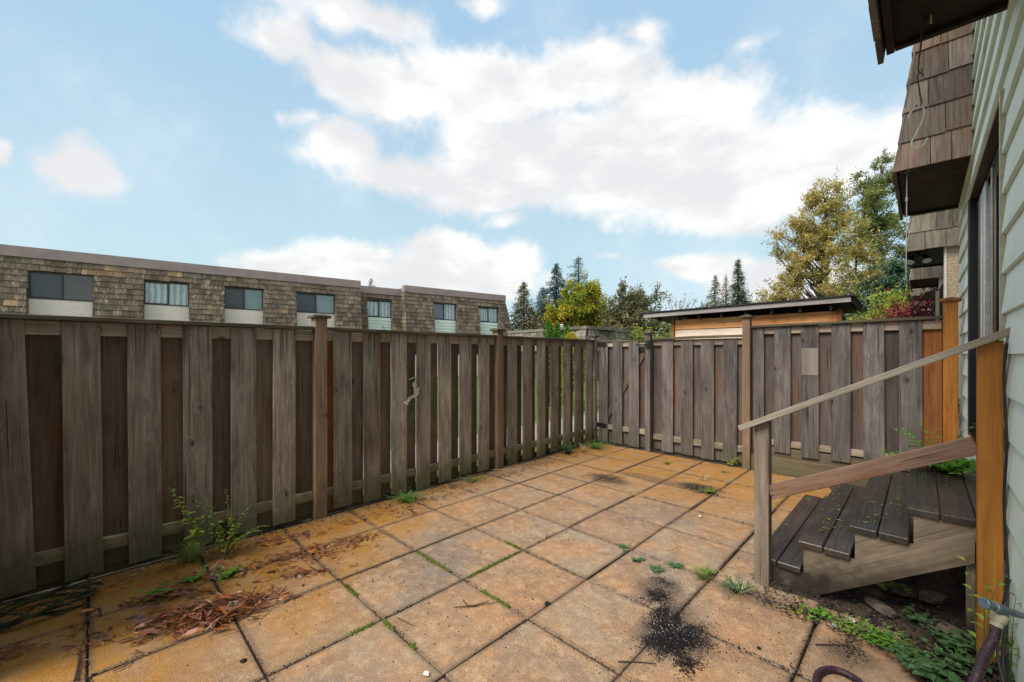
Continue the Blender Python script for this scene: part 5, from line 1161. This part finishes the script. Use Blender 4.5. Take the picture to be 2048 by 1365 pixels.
# mossy wire coil in the left corner
co = MB(); c0 = onZ(75, 1228)
for k in range(5):
    a0 = random.uniform(0, 6.28); rr = random.uniform(.9, 1.1); tl = random.gauss(0, .05)
    co.tube([c0+V((cos(a)*.13*rr+.0*sin(a), sin(a)*.26*rr, .02+k*.012+.02*sin(a*2+a0)+tl*sin(a))) for a in [a0+6.1*i/20 for i in range(21)]], .006+.003*random.random(), 6)
for k in range(5):
    a, a2 = random.uniform(0, 6.28), random.uniform(0, 6.28); co.tube([c0+V((cos(a)*.13, sin(a)*.26, .02)), c0+V((0, 0, .05)), c0+V((cos(a2)*.13, sin(a2)*.26, .04))], .003, 4)
M['mosswire'] = rough_mat('mossy_dark_wire', (.02,.018,.012), (.075,.085,.035), 14, 5, .9)
tag(co.obj('wire_coil', M['mosswire'], recentre=True), 'dark mossy oval wire coil lying in the near left corner', 'wire coil')

# ------------------------------------------------------------------ hooks and hanging bits
M['wire_d'] = plain('rusty_dark_wire', (.06,.05,.048), .5, .3); M['wire_w'] = plain('pale_coated_wire', (.66,.62,.56), .4)
HY = 2.95
hk = lambda pts: [onY(px, py, HY) for px, py in pts]
b = MB(); b.tube(hk([(1848, 46), (1843, 60), (1842, 90), (1838, 120), (1836, 140), (1839, 147), (1844, 143), (1844, 138)]), .0035, 6); b.tube([onY(1849, 34, HY), onY(1846, 44, HY-.01), onY(1851, 40, HY)], .003, 6)
tag(b.obj('wire_hook', M['wire_d'], recentre=True), 'upper dark wire hook hanging from the roof overhang', 'hook', 'hooks under the roof overhang')
b = MB(); b.tube(hk([(1847, 152), (1843, 146), (1836, 148), (1834, 158), (1837, 170), (1840, 190), (1843, 205), (1840, 213), (1834, 215), (1832, 210)]), .0032, 6)
tag(b.obj('wire_hook', M['wire_d'], recentre=True), 'second dark wire hook linked below the upper one', 'hook', 'hooks under the roof overhang')
b = MB(); b.tube(hk([(1817, 237), (1821, 226), (1829, 217), (1838, 214), (1846, 215), (1850, 222), (1848, 236), (1840, 252), (1830, 272), (1823, 285), (1824, 293), (1834, 297), (1845, 293), (1852, 284), (1855, 276)]), .0040, 8)
tag(b.obj('s_hook', M['wire_w'], recentre=True), 'pale S-shaped hook hanging lowest under the roof overhang', 'hook', 'hooks under the roof overhang')
b = MB(); p = onY(1814, 345, 5.3); q = onY(1812, 560, 5.3); b.tube([p+V((0, 0, 0)), p.lerp(q, .24)], .0045, 6); b.tube([p.lerp(q, .235), p.lerp(q, .27)], .009, 8); b.tube([p.lerp(q, .26), q], .0035, 6); b.tube([p+V((-.02, 0, 0)), p+V((.02, 0, .012))], .006, 5)
tag(b.obj('metal_rod', M['alum'], recentre=True), 'thin grey metal rod hanging from the second overhang soffit', 'rod')
b = MB(); b.tube([onY(1850+dx, dy, 2.9) for dx, dy in [(-2, -20), (4, 0), (9, 12), (12, 30), (12, 48)]], .004, 6)
b.v = [(v_[0], v_[1], min(v_[2], 3.232)) for v_ in b.v]
tag(b.obj('cable_stub', M['straw'], recentre=True), 'tan cable end stapled along the overhang soffit', 'cable')
def whook(label, px, yt, lean):
    b = MB(); X = XF+.0; pts = [onX(px-lean, yt+28, XF+.01), onX(px-lean*.7, yt+12, XF+.04), onX(px-lean*.2, yt, XF+.03), onX(px+4, yt+8, XF+.01), onX(px+9, yt+28, XF+.02), onX(px+10, yt+46, XF+.03), onX(px+4, yt+54, XF+.03), onX(px-1, yt+50, XF+.03)]
    b.tube(pts, .0032, 6); tag(b.obj('wire_hook', M['wire_d'], recentre=True), label, 'hook', 'wire hooks over the left fence')
whook('left one of two thin wire hooks hooked over the left fence cap', 766, 652, 3); whook('right one of two thin wire hooks hooked over the left fence cap', 819, 655, 3)
# pale shell garland caught on the fence
gl = thing('garland', 'short pale shell garland hanging between two left fence boards', 'garland', onX(825, 810, XF+.02)); b = MB(); b.tube([onX(818, 760, XF+.0), onX(833, 753, XF+.03)], .004, 5); b.obj('twine', M['straw'], gl)
for k in range(15):
    f = k/14; px = 822+6*sin(f*4.2)*1.3+random.uniform(-3, 3)+(-3 if f > .6 else 3); py = 768+f*40; p = onX(px, py, XF+.01+random.random()*.02)
    b = MB(); a = random.uniform(0, 6.28)
    for j in range(4): b.leaf((0, 0, 0), (random.uniform(0, .6), cos(a+j*1.6), sin(a+j*1.6)), (1, 0, 0), random.uniform(.022, .034), .022, .2)
    b.obj('shell', M['perlite'] if k % 3 else M['cream'], gl, p)
# lamp and solid dark arched panel of the neighbour yard
al = thing('arched_panel', 'dark arched panel with a cream post beyond the tall fence bay', 'trellis', (.05, 11.6, 0))
b = MB(); p0, p1 = onY(1868, 640, 11.6), onY(1889, 640, 11.6); w_ = p1.x-p0.x
pts = [(p0.x, 0), (p0.x, onY(1868, 608, 11.6).z)]+[(p0.x+w_*(i/8), onY(1868, 608, 11.6).z+(onY(1884, 566, 11.6).z-onY(1868, 608, 11.6).z)*sin(i/8*pi/2)) for i in range(1, 9)]+[(p1.x, 0)]
n = len(pts); b.v = [(x_, 11.58, z_) for x_, z_ in pts]+[(x_, 11.62, z_) for x_, z_ in pts]; b.f = [tuple(range(n)), tuple(range(n, 2*n))[::-1]]+[(i, i+n, (i+1) % n+n, (i+1) % n) for i in range(n)]
b.obj('panel', plain('charcoal_panel', (.05,.045,.055), .7), al); pc = onY(1875, 600, 11.5)
b = MB(); b.cbox(pc.x-.025, pc.x+.025, 11.48, 11.53, 0, onY(1875, 582, 11.5).z, .003); b.obj('post', M['cream'], al)
wl = thing('wall_lamp', 'small dark spot lamp beyond the fence under the far overhangs', 'lamp', onY(1862, 590, 12)); p = onY(1872, 580, 12)
b = MB(); q = onY(1858, 590, 11.9); b.tube([onY(1884, 584, 12), p, p.lerp(q, .6)], [.02, .03, .06], 10); b.obj('lamp_shade', M['black'], wl); b = MB(); b.tube([p.lerp(q, .6), q], [.05, .075], 14); b.obj('lamp_shade', M['black'], wl)

# ------------------------------------------------------------------ hose, spigot and black cables
M['hose'], g, b_ = mat('woven_purple_hose')
tcx = g.new('ShaderNodeNewGeometry').outputs['Position']; chk = g.new('ShaderNodeTexVoronoi'); g.put(chk.inputs['Vector'], tcx); chk.inputs['Scale'].default_value = 150
g.put(b_.inputs['Base Color'], g.mix(g.smooth(chk.outputs['Distance'], .28, .18), (.022,.005,.012), (.20,.08,.13))); b_.inputs['Roughness'].default_value = .6; bump(g, b_, chk.outputs['Distance'], .5, .002)
M['hosering'] = plain('hose_dark', (.028,.006,.014), .6)
M['brassw'] = plain('cream_collar', (.45,.40,.28), .4); M['gm'] = plain('grey_green_metal', (.13,.16,.17), .45, .3)
def smooth_path(pts, n=8):
    out = []
    for i in range(len(pts)-1):
        p0 = pts[max(i-1, 0)]; p1 = pts[i]; p2 = pts[i+1]; p3 = pts[min(i+2, len(pts)-1)]
        for j in range(n):
            t = j/n; out.append(.5*((2*p1)+(p2-p0)*t+(2*p0-5*p1+4*p2-p3)*t*t+(3*p1-p0-3*p2+p3)*t**3))
    return out+[pts[-1]]
hs_ = thing('garden_hose', 'dark purple woven garden hose dropping from the spigot and looping on the slabs', 'hose', (.12, 2.3, 0))
top = atT(1992, 1252, 1.56); p1_ = atT(1975, 1300, 1.54); p2_ = atT(1955, 1350, 1.50)
path = smooth_path([top, top.lerp(p1_, .5)+V((.005, 0, 0)), p1_, p2_, atT(1925, 1420, 1.48), V((.02, 1.98, .10)), V((-.10, 1.98, .03)), V((-.25, 2.12, .016)), V((-.33, 2.30, .016)), V((-.36, 2.47, .016)), V((-.31, 2.57, .016)), V((-.22, 2.56, .018)), V((-.17, 2.45, .03)), V((-.20, 2.33, .04))], 12)
b = MB(); rad = [.0148+.0016*(i % 2) for i in range(len(path))]; b.tube(path, rad, 12); b.obj('tube', M['hose'], hs_, smooth=True)
t0 = atT(2000, 1228, 1.565); b = MB(); b.tube([top.lerp(t0, -.05), top.lerp(t0, .35), top.lerp(t0, .37), t0], [.018, .018, .022, .024], 14); b.obj('collar', M['brassw'], hs_)
sp = thing('spigot', 'grey-green pipe spigot with a blue-grey knob reaching over the newel post foot', 'spigot', atT(2010, 1220, 1.56))
A = atT(1972, 1208, 1.55); B = atT(2025, 1226, 1.56); C_ = V((.30, B.y+.02, B.z-.008))
b = MB(); b.tube([A.lerp(B, .12), A.lerp(B, .3), A.lerp(B, .32), A.lerp(B, .6), A.lerp(B, .62), B, C_, C_+V((.06, .01, 0))], [.012, .012, .017, .017, .0135, .0125, .009, .009], 12); b.tube([B.lerp(A, .45), t0], [.017, .02], 10); b.obj('pipe', M['gm'], sp)
d = (B-A).normalized(); b = MB(); ns = V((0, 0, 1)); 
b.tube([A-d*.012, A-d*.010, A+d*.006, A+d*.016], [.015, .020, .020, .012], 8); b.obj('knob', plain('blue_grey_knob', (.12,.16,.21), .35, .4), sp)
cb = MB(); cb.tube(smooth_path([V((.283, 3.02, 1.62)), V((.278, 3.06, 1.45)), V((.284, 3.04, 1.15)), V((.279, 3.07, .85)), V((.286, 3.02, .5)), V((.27, 2.9, .30)), V((.262, 2.75, .18)), V((.28, 2.6, .12))]), .0055, 6)
tag(cb.obj('black_cable', M['black'], recentre=True), 'black cable running down the siding behind the newel post', 'cable', 'black cables by the siding')
cb = MB(); cb.tube(smooth_path([V((.262, 2.72, .62)), V((.235, 2.70, .45)), V((.225, 2.66, .30)), V((.25, 2.55, .18)), V((.27, 2.35, .12))]), .005, 6); cb.tube(smooth_path([V((.262, 2.80, .42)), V((.245, 2.74, .28)), V((.245, 2.66, .2)), V((.26, 2.5, .13))]), .006, 6)
tag(cb.obj('black_cable', M['black'], recentre=True), 'loops of black cable hanging at the bottom right corner', 'cable', 'black cables by the siding')
